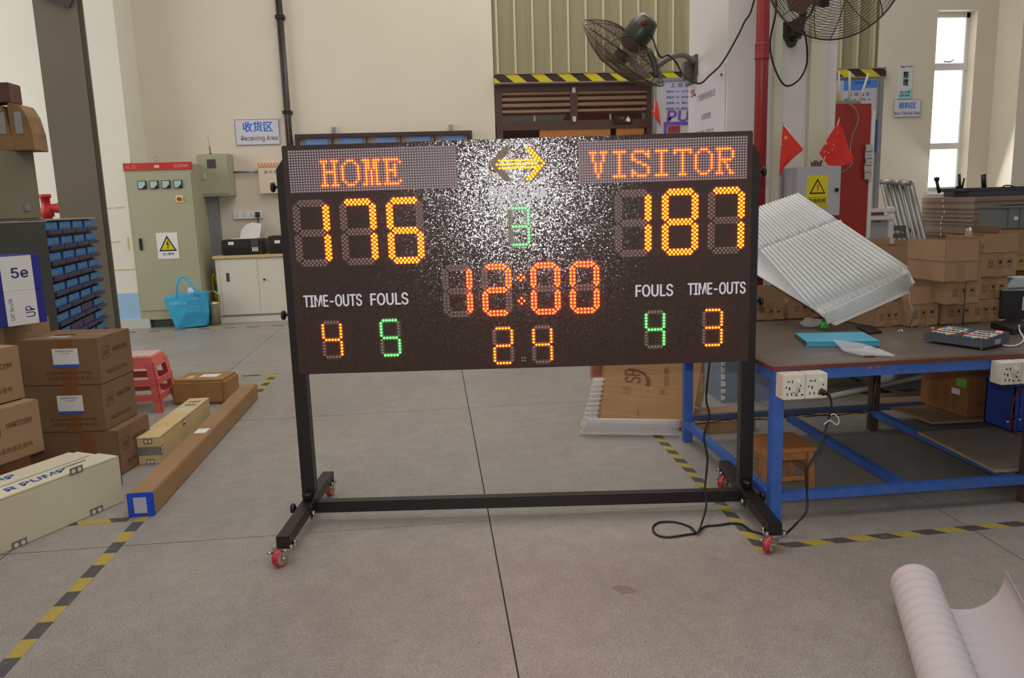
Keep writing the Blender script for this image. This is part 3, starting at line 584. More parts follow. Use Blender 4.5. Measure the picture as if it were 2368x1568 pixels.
# red pipe in front of the pillar
rp = thing('red_pipe', 'tall red painted pipe with collar standing before the pillar', 'pipe', (2.22, 5.1, .8))
q = P(1763, 100, 1, 5.1); q1 = P(1757, 380, 1, 5.1)
MB().cyl((q.x, 5.1, .73), (q.x, 5.1, 4.2), .041, 20).build('tube', mat('pipe_red', (150, 44, 44), .4, noise=14, amt=.12, stretch=(1, 1, .2)), rp)
zc = P(1763, 118, 1, 5.1).z; MB().lathe((q.x, 5.1, zc - .045), (0, 0, 1), [(.041, -.01), (.048, -.005), (.048, .0), (.045, .01), (.045, .07), (.048, .085), (.048, .09), (.041, .095)], 20).build('collar', MATS['pipe_red'], rp)
for z in (2.9, 1.3): MB().box((q.x - .02, 5.1, z), (q.x + .02, 5.25, z + .03)).build('clamp', M_red, rp)

# electric box on pillar
eb = thing('electric_box', 'grey wall box with yellow electricity danger sticker and red flags on top', 'box', (2.55, 5.1, 1.27))
a_, b_ = P(1853, 386, 1, 4.95), P(1941, 498, 1, 4.95)
MB().box((a_.x, 4.95, b_.z), (b_.x, 5.24, a_.z)).build('body', mat('box_grey', (172, 170, 176), .5), eb, .004)
fe = Fr((a_.x, 4.947, b_.z), (1, 0, 0), (0, 0, 1)); ew, eh = b_.x - a_.x, a_.z - b_.z
MB().box((a_.x + .003, 4.945, b_.z + .003), (b_.x - .003, 4.95, a_.z - .003)).build('door', MATS['box_grey'], eb, .001)
sx = .038; SW = .145; SH = .205; MB().box((a_.x + sx, 4.943, b_.z + .055), (a_.x + sx + SW, 4.945, b_.z + .055 + SH)).build('sticker', M_yel, eb)
fe.O = Vector((a_.x, 4.943, b_.z)); red_ = mat('sign_red', (206, 60, 30), .6); yb = mat('sticker_dark', (60, 44, 20), .6)
a = MB(); cx_, cy_, s_ = sx + SW / 2, .19, .055
poly(a, fe, [(cx_ - s_, cy_ - s_ * .85), (cx_ + s_, cy_ - s_ * .85), (cx_, cy_ + s_ * .95)], .0012); outline(a, fe, sx + .008, .062, SW - .016, .06, .0018, .0012); text(a, fe, '有电危险', sx + .014, .085, SW - .028, .03, .002, .03); text(a, fe, 'There is electricity dangerous', sx + .014, .07, SW - .028, .009, .002, .01)
a.build('lettering', yb, eb)
a = MB(); poly(a, fe, [(cx_ - s_ * .74, cy_ - s_ * .68), (cx_ + s_ * .74, cy_ - s_ * .68), (cx_, cy_ + s_ * .64)], .0022); a.build('triangle', M_yel, eb)
a = MB(); s_ *= .95; poly(a, fe, [(cx_, cy_ + s_ * .35), (cx_ + s_ * .18, cy_ + s_ * .35), (cx_ + s_ * .06, cy_ + s_ * .02), (cx_ + s_ * .2, cy_ + s_ * .02), (cx_ + s_ * .04, cy_ - s_ * .3), (cx_ + .0, cy_ - s_ * .08), (cx_ - s_ * .14, cy_ - s_ * .08)], .0032); poly(a, fe, [(cx_ - .006, cy_ - s_ * .28), (cx_ + .008, cy_ - s_ * .28), (cx_, cy_ - s_ * .56)], .0032); a.build('bolt_symbol', red_, eb)
MB().cyl((b_.x - .03, 4.945, b_.z + .165), (b_.x - .03, 4.935, b_.z + .165), .013, 14).build('lock', M_blk, eb)
# flags
def flag(lab, stick, cloth, stars, Y, reg=True):
    t = thing('small_flag', lab, 'flag', P(*stick[0], 1, Y))
    MB().cyl(P(*stick[0], 1, Y), P(*stick[1], 1, Y), .003, 6).build('stick', M_paper, t)
    MB().cyl(P(*stick[1], 1, Y), P(*stick[1], 1, Y) + Vector((0, 0, .008)), .005, 8).build('tip', mat('gilt', (220, 190, 40), .3, metal=.5), t)
    vs = [P(x, y, 1, Y + dy) for x, y, dy in cloth]; n = len(vs)
    bm2 = MB(); c = sum(vs, Vector()) / n + Vector((0, -.015, 0)); mid = [(c + v) / 2 + Vector((0, .006 * (-1) ** i, 0)) for i, v in enumerate(vs)]
    th = Vector((0, .002, 0)); k = n
    bm2.add(vs + mid + [c], [(i, (i + 1) % n, n + (i + 1) % n, n + i) for i in range(n)] + [(n + i, n + (i + 1) % n, 2 * n) for i in range(n)], 0, True)
    bm2.add([v + th for v in vs], [tuple(range(n))])
    bm2.build('cloth', mat('flag_red', (216, 46, 34), .7), t)
    sb = MB()
    for (x, y, r) in stars:
        O = P(x, y, 1, Y - .035); rr = r * Y / F
        sb.prism([O + Vector((math.sin(i * math.pi / 5) * (rr if i % 2 == 0 else rr * .4), 0, math.cos(i * math.pi / 5) * (rr if i % 2 == 0 else rr * .4))) for i in range(10)], (0, -.001, 0))
    sb.build('star', mat('star_yellow', (230, 190, 50), .6), t)
flag('small red flag drooping left over the grey electric box', [(1878, 378), (1811, 286)], [(1811, 289, 0), (1858, 346, -.01), (1836, 364, -.02), (1815, 385, .01), (1802, 410, 0), (1804, 370, .01), (1808, 320, 0)], [(1817, 318, 6), (1808, 324, 2.2), (1808, 335, 2)], 5.08)
flag('larger red flag with five stars against the red cabinet', [(1900, 384), (1941, 276)], [(1940, 280, 0), (1953, 310, -.01), (1966, 350, .01), (1975, 366, 0), (1964, 380, -.02), (1940, 385, -.01), (1915, 382, .01), (1895, 355, 0), (1917, 315, -.01)], [(1909, 331, 6), (1928, 335, 2.6), (1925, 346, 2.4), (1916, 353, 2.4), (1906, 351, 2.6)], 5.04)
cb = MB()
for k in range(4): q = P(1880 + k * 6, 385, 1, 5.06); cb.obox(q, (.012, 0, 0), (0, .03, 0), (.004 * (k - 1), 0, .03 + .01 * (k % 2)))
tag(cb.build('cardboard_scraps', M_card2), 'torn cardboard scraps holding the flag sticks on the grey box', 'scraps')
q = P(1514, 240, 1, 10.565); flag('tiny red flag hanging at the edge of the louvred gate', [(1512, 302), (1514, 230)], [(1513, 231, 0), (1520, 235, -.01), (1528, 290, 0), (1514, 270, .01), (1508, 268, 0)], [(1510, 257, 2)], 10.565)

# red cabinet + router
rc = thing('red_cabinet', 'tall red cabinet with white edge strip fixed right of the pillar', 'cabinet', (3.2, 6.1, .9))
a_, b_ = P(1928, 241, 1, 5.8), P(2002, 540, 1, 5.8)
MB().box((2.77, 5.8, .95), (b_.x, 6.04, a_.z)).build('body', mat('cabinet_red', (158, 44, 36), .5, noise=3, amt=.05), rc, .003)
MB().box((b_.x, 5.79, .95), (b_.x + .03, 6.05, a_.z - .05)).build('edge_strip', M_white, rc)
mb = MB()
for k in range(5): z0_ = P(1996, 335 + k * 16, 1, 5.76).z; mb.obox((b_.x - .045 - .004 * (k % 2), 5.77, z0_ - .052), (.055, 0, 0), (0, .01, 0), (0.003 * (k % 3 - 1), 0, .055))
mb.build('film_bundle', mat('crumpled_film', (190, 186, 180), .3, bump=1, bscale=60), rc)
ro = thing('wifi_router', 'small router with three white antennas on top of red cabinet', 'router', (3.0, 5.9, a_.z))
MB().box((2.85, 5.84, a_.z), (b_.x - .06, 6.0, a_.z + .03)).build('body', mat('router_grey', (150, 146, 130), .5), ro, .005)
for (x0_, y0_, x1_, y1_) in ((1940, 238, 1940, 165), (1964, 238, 1965, 165), (1986, 238, 2008, 171)):
    A_, B_ = P(x0_, y0_, 1, 5.84), P(x1_, y1_, 1, 5.84); MB().cyl(A_, B_, .0085, 8).build('antenna', M_white, ro)
tag(MB().prism([P(1926, 236, 1, 5.9), P(1945, 236, 1, 5.9), P(1948, 222, 1, 5.9), P(1938, 215, 1, 5.9), P(1926, 217, 1, 5.9)], (0, .05, 0)).build('yellow_packet', mat('packet_yellow', (222, 190, 60), .3)), 'small yellow and red packet beside router on red cabinet', 'packet')
tag(MB().tube([P(1962, 240, 1, 5.78), P(1978, 252, 1, 5.76), P(1984, 280, 1, 5.76), P(1972, 310, 1, 5.76), P(1966, 345, 1, 5.76), P(1970, 375, 1, 5.74), P(1960, 390, 1, 5.7), P(1942, 400, 1, 5.4)], .005, 6, smoothpts=6).build('grey_cable', M_steel), 'thin grey cable looping down over the red cabinet', 'cable')

# ------------------------------------------------------------------ fans
M_cage = mat('cage_wire', (88, 68, 54), .5, metal=.4); M_hub = mat('fan_green', (58, 60, 48), .35)
def fan(C, A, R, lab, blade_rot, rings, spokes, wire):
    """C centre of cage, A unit axis pointing to the motor, R radius"""
    C = Vector(C); A = Vector(A).normalized(); a = A.orthogonal().normalized(); b = A.cross(a)
    t = thing('wall_fan', lab, 'fan', C)
    def prof(r, side): q = r / R; return (.085 * R / .36 * 1.4) * (1 - q ** 3) * side
    cg = MB()
    for side in (-1, 1):
        for k in range(rings):
            r = R * (.18 + .82 * k / (rings - 1)); N = 40
            cg.tube([C + A * prof(r, side) + (a * math.cos(2 * math.pi * i / N) + b * math.sin(2 * math.pi * i / N)) * r for i in range(N)], wire, 3, closed=True)
    stuff(cg.build('guard_wires', M_cage, t))
    for side in (-1, 1):
        for k in range(spokes):
            th = 2 * math.pi * k / spokes + (.2 if side > 0 else 0)
            MB().tube([C + A * prof(r, side) * 1.03 + (a * math.cos(th) + b * math.sin(th)) * r for r in [R * (.18 + .82 * i / 6) for i in range(7)]], wire * 1.6, 4).build('guard_spoke', M_cage, t)
    MB().tube([C + (a * math.cos(i * math.pi / 24) + b * math.sin(i * math.pi / 24)) * R for i in range(48)], wire * 3.2, 6, closed=True).build('guard_rim', M_cage, t)
    for k in range(3):
        th = blade_rot + k * 2 * math.pi / 3; u = a * math.cos(th) + b * math.sin(th); v_ = A.cross(u)
        pts = [u * .05 - v_ * .03, u * (R * .5) - v_ * (.05 * R / .36), u * (R * .8) - v_ * (.05 * R / .36), u * (R * .87) + v_ * .01, u * (R * .8) + v_ * (.05 * R / .36), u * (R * .4) + v_ * (.05 * R / .36), u * .05 + v_ * .03]
        vs = [C + p + A * (.25 * p.dot(v_)) for p in pts]
        MB().add([x + A * .002 for x in vs] + [x - A * .002 for x in vs], [tuple(range(7)), tuple(range(7, 14))[::-1]] + [(i, 7 + i, 7 + (i + 1) % 7, (i + 1) % 7) for i in range(7)]).build('blade', mat('blade_bronze', (92, 62, 50), .5), t)
    MB().lathe(C, A, [(.0, -.07), (.05, -.065), (.055, -.03), (.05, 0)], 20).build('hub', M_hub, t)
    MB().lathe(C + A * .06, A, [(.055, -.02), (.085, .0), (.095, .04), (.09, .14), (.07, .2), (.05, .215), (.001, .217)], 24).build('motor', M_hub, t)
    return t
# fan 1 : motor towards camera, upper right
C1 = P(1443, 122, 1, 5.45); A1 = (RT * .56 + UP * .66 - FW * .50).normalized()
f1_ = fan(C1, A1, .345, 'tilted wall fan with dark green motor in front of ribbed cladding', .4, 28, 8, .0017)
mc = C1 + A1 * .18
MB().lathe(mc + Vector((-.005, -.09, .03)), (0, -1, .1), [(.02, 0), (.022, .012), (.015, .016), (.001, .016)], 14).build('oscillation_knob', mat('knob_red', (110, 36, 30), .4), f1_)
arm = [P(1518, 180, 1, 5.25), P(1514, 150, 1, 5.25), P(1500, 115, 1, 5.25)]
MB().tube(arm, .02, 8, smoothpts=3).build('yoke', M_hub, f1_)
MB().tube([P(1516, 156, 1, 5.25), P(1545, 136, 1, 5.35), P(1572, 127, 1, 5.55), P(1592, 133, 1, 5.75), P(1602, 153, 1, 5.92)], .019, 10, smoothpts=6).build('arm', mat('arm_grey', (92, 86, 80), .5), f1_)
qq = P(1605, 165, 1, 5.93)
MB().obox(Vector((PX0 - .02, 5.84, qq.z - .09)), (.02, 0, 0), (0, .19, 0), (0, 0, .20)).obox(Vector((PX0 - .085, 5.89, qq.z - .06)), (.065, 0, 0), (0, .07, 0), (0, 0, .13)).build('bracket', MATS['arm_grey'], f1_, .006)
MB().tube([P(1505, 82, 1, 5.3), P(1512, 95, 1, 5.25), P(1520, 120, 1, 5.2), P(1530, 133, 1, 5.2), P(1545, 128, 1, 5.2), P(1562, 142, 1, 5.3), P(1575, 165, 1, 5.3), P(1590, 182, 1, 5.25), P(1618, 193, 1, 5.2), P(1640, 175, 1, 5.2), P(1670, 145, 1, 5.2), P(1705, 85, 1, 5.2), P(1722, 50, 1, 5.2), P(1735, 30, 1, 5.2), P(1747, -10, 1, 5.2)], .0065, 6, smoothpts=5).build('power_cable', M_blk, f1_)
# fan 2 : faces the camera, mostly above the frame
C2 = P(1938, -99, 1, 4.4); A2 = (FW * .93 - RT * .12 + UP * .30).normalized()
f2_ = fan(C2, A2, .425, 'large wall fan cut by the top edge, mounted on pillar front', 1.0, 26, 8, .0017)
q1, q2, q3 = P(1806, 55, 1, 5.2), P(1863, 58, 1, 5.2), P(1836, 108, 1, 5.2)
MB().prism([(q1.x, 5.25, q1.z), (q1.x + .015, 5.25, q1.z + .02), (q2.x, 5.25, q1.z + .02), (q2.x + .01, 5.25, q1.z), (q3.x + .025, 5.25, q3.z + .01), (q3.x, 5.25, q3.z), (q3.x - .025, 5.25, q3.z + .01)], (0, -.02, 0)).build('bracket', M_hub, f2_, .004)
MB().obox((q3.x - .03, 5.12, q3.z + .04), (.07, 0, 0), (0, .12, 0), (0, 0, .13)).build('bracket_block', M_hub, f2_, .02)
MB().tube([(q3.x + .005, 5.14, q3.z + .07), (q3.x + .01, 5.1, q3.z + .2), P(1855, 10, 1, 4.9), P(1875, -4, 1, 4.75), P(1895, 4, 1, 4.65), P(1905, 8, 1, 4.6)], .025, 10, smoothpts=6).build('arm', M_hub, f2_)
MB().cyl(P(1905, 14, 1, 4.6), P(1908, -60, 1, 4.55), .032, 12).build('yoke', M_hub, f2_)
MB().tube([P(1795, -10, 1, 5.15), P(1794, 30, 1, 5.15), P(1781, 95, 1, 5.15), P(1786, 140, 1, 5.15), P(1803, 183, 1, 5.15), P(1821, 199, 1, 5.15), P(1846, 186, 1, 5.15), P(1862, 160, 1, 5.13), P(1867, 130, 1, 5.1), P(1862, 80, 1, 5.05), P(1850, 62, 1, 5.0), P(1876, 30, 1, 4.8), P(1884, -5, 1, 4.7)], .006, 6, smoothpts=6).build('power_cable', M_blk, f2_)

# ------------------------------------------------------------------ floor tape
def tape(name, label, p, q, wdt=.05, slant=1, per=.2, wear=.4, lift=.0012):
    p, q = Vector(p), Vector(q); d = (q - p).normalized(); n = Vector((-d.y, d.x, 0)); c = (p + q) / 2
    m = stripes('floor_tape_print', tuple(d + n * slant), per, (168, 148, 62), (72, 70, 68), wear=wear)
    return tag(MB().prism([p - n * wdt / 2, q - n * wdt / 2, q + n * wdt / 2, p + n * wdt / 2], (0, 0, lift)).build(name, m), label, 'floor tape')
tape('floor_tape', 'long yellow and black floor tape running from bottom left under the tube carton', (-1.47, 2.2, 0), (-1.47, 7.07, 0), .055, .0, .23)
tape('floor_tape', 'short yellow and black floor tape between white crate and blue tube end', (-2.6, 3.72, 0), (-1.53, 3.76, 0), .05, .6, .3)
tape('floor_tape', 'thin far floor tape behind the small cartons, running left to right', (-2.9, 7.0, 0), (-1.5, 7.05, 0), .05, .5, .3)
tape('floor_tape', 'far floor tape along the wall before the cabinets', (-5.2, 10.08, 0), (-1.7, 10.1, 0), .05, .5, .3)
tape('floor_tape', 'yellow and black floor tape passing under the right stand foot', (1.33, 4.85, 0), (1.305, 2.93, 0), .052, -.7, .155)
tape('floor_tape', 'yellow and black floor tape in front of the blue table', (1.335, 2.957, 0), (3.3, 3.03, 0), .05, .9, .205)
tape('floor_tape', 'worn floor tape stretch behind the table beyond the PVC pipe', (3.25, 6.0, 0), (3.25, 5.25, 0), .06, .6, .3)
tape('floor_tape', 'short worn floor tape crossing under the PVC pipe', (2.9, 5.26, 0), (3.5, 5.3, 0), .06, .6, .3)

# ------------------------------------------------------------------ scoreboard
YAW = -.107; BO = Vector((-.6222, 3.4955, .7267)); BD = Vector((math.cos(YAW), math.sin(YAW), 0)); BN = Vector((math.sin(YAW), -math.cos(YAW), 0)); BH = .9947; BT = .05
Z = Vector((0, 0, 1)); bf = Fr(BO, BD, Z)
def bp(u, v, h=0): return BO + BD * u + Z * (v * BH) + BN * h
board = thing('scoreboard', 'large black electronic scoreboard showing HOME 176, VISITOR 187 and clock 12:00', 'scoreboard', tuple(bp(1, 0, -.02)))
# panel: black orange-peel enamel; the relief is fine noise
pm = bpy.data.materials.new('panel_enamel'); pm.use_nodes = True; nt = pm.node_tree; b = nt.nodes['Principled BSDF']
b.inputs['Base Color'].default_value = lin((60, 40, 34)); b.inputs['Roughness'].default_value = .15; b.inputs['Specular IOR Level'].default_value = .7
tc = nt.nodes.new('ShaderNodeTexCoord'); n1 = nt.nodes.new('ShaderNodeTexNoise'); n1.inputs['Scale'].default_value = 170; n1.inputs['Detail'].default_value = 3; n1.inputs['Roughness'].default_value = .75
nt.links.new(tc.outputs['Object'], n1.inputs['Vector']); bu = nt.nodes.new('ShaderNodeBump'); bu.inputs['Strength'].default_value = 1; bu.inputs['Distance'].default_value = .0003
nt.links.new(n1.outputs[0], bu.inputs['Height'])
vo = nt.nodes.new('ShaderNodeTexVoronoi'); vo.inputs['Scale'].default_value = 230; nt.links.new(tc.outputs['Object'], vo.inputs['Vector'])
sb = nt.nodes.new('ShaderNodeVectorMath'); sb.operation = 'SUBTRACT'; sb.inputs[1].default_value = (.5, .5, .5); nt.links.new(vo.outputs['Color'], sb.inputs[0])
sc_ = nt.nodes.new('ShaderNodeVectorMath'); sc_.operation = 'SCALE'; sc_.inputs['Scale'].default_value = .155; nt.links.new(sb.outputs[0], sc_.inputs[0])
ad_ = nt.nodes.new('ShaderNodeVectorMath'); ad_.operation = 'ADD'; nt.links.new(bu.outputs[0], ad_.inputs[0]); nt.links.new(sc_.outputs[0], ad_.inputs[1])
nm_ = nt.nodes.new('ShaderNodeVectorMath'); nm_.operation = 'NORMALIZE'; nt.links.new(ad_.outputs[0], nm_.inputs[0]); nt.links.new(nm_.outputs[0], b.inputs['Normal'])
MB().obox(bp(0, 0, -BT), BD * 2, Z * BH, BN * BT).build('panel', pm, board, .003)
amber = emis('led_amber', (11.0, .95, .01), 1.0); redl = emis('led_red', (26.0, .72, .03), 1.0); grn = emis('led_green', (.35, 11, .6), 1.0)
redm = emis('led_matrix_red', (13, .62, .03), 1.0)
off_l = mat('led_clear', (150, 132, 124), .25, spec=.8); off_m = mat('led_clear_matrix', (225, 215, 215), .3, spec=.8)
seg_m = mat('segment_window', (92, 66, 62), .35, noise=60, amt=.15)
def dots(mb, pts, r, h0=.0015, hh=.0075, n=8):
    for (u, v) in pts:
        c = bp(u, v, h0); k = len(mb.v)
        ring = [BD * math.cos(2 * math.pi * i / n) + Z * math.sin(2 * math.pi * i / n) for i in range(n)]
        mb.v += [c + x * r for x in ring] + [c + x * r * .75 + BN * hh * .8 for x in ring] + [c + BN * hh]
        for i in range(n):
            j = (i + 1) % n
            mb.f += [(k + i, k + j, k + n + j, k + n + i), (k + n + i, k + n + j, k + 2 * n)]; mb.m += [0, 0]; mb.sm += [True, True]
def pattern(p0, p1, kind, n, off):
    """LED positions along a segment from p0 to p1 (board u,v)"""
    (u0, v0), (u1, v1) = p0, p1; L = math.hypot(u1 - u0, (v1 - v0)); du, dv = (u1 - u0) / L, (v1 - v0) / L; nu, nv = -dv, du; st_ = L / (n - 1); out = []
    if kind == 'row': return [(u0 + du * st_ * i, v0 + dv * st_ * i) for i in range(n)]
    if kind == 'hex':
        out = [(u0 + du * st_ * i, v0 + dv * st_ * i) for i in range(n)]
        for s_ in (-1, 1): out += [(u0 + du * st_ * (i + .5) + nu * off * s_, v0 + dv * st_ * (i + .5) + nv * off * s_) for i in range(n - 1)]
    if kind == 'pair':
        out = [(u0, v0), (u1, v1)]; m_ = n; st2 = (L - .02) / (m_ - 1)
        for s_ in (-1, 1): out += [(u0 + du * (.01 + st2 * i) + nu * off * s_, v0 + dv * (.01 + st2 * i) + nv * off * s_) for i in range(m_)]
    return out
SEG = {'0': 'abcdef', '1': 'bc', '2': 'abged', '3': 'abgcd', '4': 'fgbc', '5': 'afgcd', '6': 'afgedc', '7': 'abc', '8': 'abcdefg', '9': 'abfgcd'}
def digit(ch, ul, ur, vt, vm, vb, inset, kind, n, off, r, lit, wid, label):
    g = inset
    segs = {'a': ((ul + g, vt), (ur - g, vt)), 'g': ((ul + g, vm), (ur - g, vm)), 'd': ((ul + g, vb), (ur - g, vb)),
            'f': ((ul, vt - g), (ul, vm + g)), 'b': ((ur, vt - g), (ur, vm + g)), 'e': ((ul, vm - g), (ul, vb + g)), 'c': ((ur, vm - g), (ur, vb + g))}
    # digit window plate: outline of an 8 with chamfered corners, with two openings
    d = MB(); wd = wid
    for k, ((u0, v0), (u1, v1)) in segs.items():
        L = math.hypot(u1 - u0, v1 - v0); du, dv = (u1 - u0) / L, (v1 - v0) / L; nu, nv = -dv, du; e = wd * .85
        pts = [(u0 - du * e, v0 - dv * e), (u0 - du * wd * .1 + nu * wd, v0 - dv * wd * .1 + nv * wd), (u1 + du * wd * .1 + nu * wd, v1 + dv * wd * .1 + nv * wd), (u1 + du * e, v1 + dv * e), (u1 + du * wd * .1 - nu * wd, v1 + dv * wd * .1 - nv * wd), (u0 - du * wd * .1 - nu * wd, v0 - dv * wd * .1 - nv * wd)]
        d.prism([bp(x, y, .0002) for x, y in pts], BN * .0013)
    o = d.build('digit', seg_m, board); o['label'] = label
    on = MB(); of = MB()
    for k, (p0, p1) in segs.items(): dots(on if k in SEG.get(ch, '') else of, pattern(p0, p1, kind, n, off), r)
    if on.v: stuff(on.build('lit_leds', lit, o))
    if of.v: stuff(of.build('unlit_leds', off_l, o))
for ch_, ul in zip('176', (.043, .2445, .445)):
    digit(ch_, ul, ul + .1275, .754, .6265, .497, .012, 'hex', 7, .0095, .0054, amber, .0165, 'amber digit %s of home score' % ch_)
for ch_, ul in zip('187', (1.4285, 1.6295, 1.8275)):
    digit(ch_, ul, ul + .1275, .754, .6265, .497, .012, 'hex', 7, .0095, .0054, amber, .0165, 'amber digit %s of visitor score' % ch_)
for i, (ch_, ul) in enumerate(zip('1200', (.672, .843, 1.056, 1.2265))):
    digit(ch_, ul, ul + .104, .457, .354, .252, .011, 'pair', 5, .0078, .0047, redl, .0145, 'red digit %s of game clock' % ch_)
for (ch_, ul, vt, m_, lb) in (('4', .121, .2325, amber, 'amber 4, home time-outs'), ('5', .378, .234, grn, 'green 5, home fouls'), ('4', 1.547, .236, grn, 'green 4, visitor fouls'), ('3', 1.8, .237, amber, 'amber 3, visitor time-outs'),
                              ('2', .876, .183, amber, 'amber 2 of shot clock'), ('4', 1.05, .183, amber, 'amber 4 of shot clock'), ('3', .963, .7065, grn, 'green period digit')):
    digit(ch_, ul, ul + .078, vt, vt - .0785, vt - .157, .0115, 'row', 5, 0, .0051, m_, .011, lb)
for v in (.406, .303):
    mb = MB(); dots(mb, [(1.002, v), (.988 + .002, v), (1.014, v), (1.002, v + .012), (1.002, v - .012)][1:], .0047); stuff(mb.build('colon_leds', redl, board))
mb = MB(); dots(mb, [(.997, .047), (1.009, .047), (.997, .034), (1.009, .034)], .0045); stuff(mb.build('unlit_point', off_l, board))
# arrow
C0, CV = 1.0055, .893
def chev(sgn):
    tip = (C0 + sgn * .1075, CV); out = []
    for k in range(7):
        for j in range(2):
            uu = tip[0] - sgn * (k * .0095 + j * .015); vv = k * .0108 - (0 if j == 0 else .000)
            if k == 0 and j == 1: continue
            out.append((uu, CV + vv)); 
            if k: out.append((uu, CV - vv))
    return out
shaft = [(C0 - .082 + i * .0137, CV + s_) for i in range(12) for s_ in (.0155, -.0155)] + [(C0 - .092 + i * .0137, CV) for i in range(13)]
for sgn in (-1, 1):
    ap = MB()
    ap.prism([bp(C0 + sgn * a_, CV + b_, .0002) for a_, b_ in ((.1195, .0), (.112, .012), (.062, .071), (.046, .073), (.036, .06), (.083, 0), (.036, -.06), (.046, -.073), (.062, -.071), (.112, -.012))], BN * .0013)
    aw = ap.build('arrow_head', mat('arrow_window', (96, 78, 54), .4), board); mb = MB()
    if sgn > 0: aw['label'] = 'lit right arrowhead'; dots(mb, chev(1), .0056); stuff(mb.build('lit_leds', emis('led_yellow', (5.0, 1.1, .01), 1.0), aw))
    else: aw['label'] = 'unlit left arrowhead'; dots(mb, chev(-1), .004); stuff(mb.build('unlit_leds', mat('led_dull_yellow', (160, 126, 60), .3), aw))
mb = MB(); dots(mb, shaft, .0056); stuff(mb.build('arrow_shaft_leds', bpy.data.materials['led_yellow'], board))
# dot matrices
GL = {'H': '1110111/0100010/0100010/0100010/0111110/0100010/0100010/0100010/0100010/1110111',
 'O': '0011100/0100010/1000001/1000001/1000001/1000001/1000001/1000001/0100010/0011100',
 'M': '1110111/0110110/0110110/0110110/0101010/0101010/0101010/0101010/0101010/1101011',
 'E': '1111110/0100001/0100100/0100100/0111100/0100100/0100100/0100000/0100001/1111110',
 'V': '1110111/0100010/0100010/0100010/0010100/0010100/0010100/0010100/0001000/0001000',
 'I': '0111110/0001000/0001000/0001000/0001000/0001000/0001000/0001000/0001000/0111110',
 'S': '0111101/1000011/1000001/1100000/0011000/0000110/0000001/1000001/1100001/1011110',
 'T': '1111111/1001001/0001000/0001000/0001000/0001000/0001000/0001000/0001000/0011100',
 'R': '1111110/0100001/0100001/0100001/0111110/0101000/0100100/0100100/0100010/1110011'}
def matrix(u0, word, c0, lab):
    du, dv, v0 = .01119, .01125, .974
    m_ = MB().obox(bp(u0 - .006, v0 + .006 - 16 * dv, .0), BD * (64 * du + .001), Z * (16 * dv) * BH, BN * .002).build('matrix_display', mat('matrix_board', (104, 84, 88), .45, noise=80, amt=.06), board); m_['label'] = lab
    lit = set()
    for i, ch_ in enumerate(word):
        for r_, row in enumerate(GL[ch_].split('/')):
            for c_, x_ in enumerate(row):
                if x_ == '1': lit.add((c0 + i * 8 + c_, 4 + r_ - (1 if False else 0)))
    on, of = MB(), MB()
    for c_ in range(64):
        for r_ in range(16):
            (dots(on, [(u0 + c_ * du, v0 - r_ * dv)], .0049, .002, .004) if (c_, r_) in lit else dots(of, [(u0 + c_ * du, v0 - r_ * dv)], .0033, .002, .003, 6))
    stuff(on.build('lit_leds', redm, m_)); stuff(of.build('unlit_leds', off_m, m_))
matrix(.0305, 'HOME', 12, 'left dot matrix reading HOME'); matrix(1.266, 'VISITOR', 4, 'right dot matrix reading VISITOR')
# lettering on the panel
bw = mat('vinyl_white', (232, 230, 240), .5)
for (t_, u, v, w_, h_) in (('TIME-OUTS', .044, .303, .258, .053), ('FOULS', .338, .303, .168, .053), ('FOULS', 1.5, .305, .165, .053), ('TIME-OUTS', 1.728, .306, .253, .053), ('PERIOD', .873, .740, .25, .053)):
    mb = MB(); text(mb, bf, t_, u, v * BH, w_, h_ * BH, .0016, .045); mb.build('lettering', bw, board)
sp_ = MB()
for r_ in (.028, .027, .0085): sp_.tube([bp(1.733, .127, .001) + (BD * math.cos(i * math.pi / 20) + Z * math.sin(i * math.pi / 20)) * r_ for i in range(40)], .0011, 4, closed=True)
sp_.build('buzzer_ring', mat('buzzer', (58, 44, 42), .4), board)
MB().cyl(bp(1.733, .127, 0), bp(1.733, .127, .004), .006, 12).build('buzzer_cap', M_blk, board)

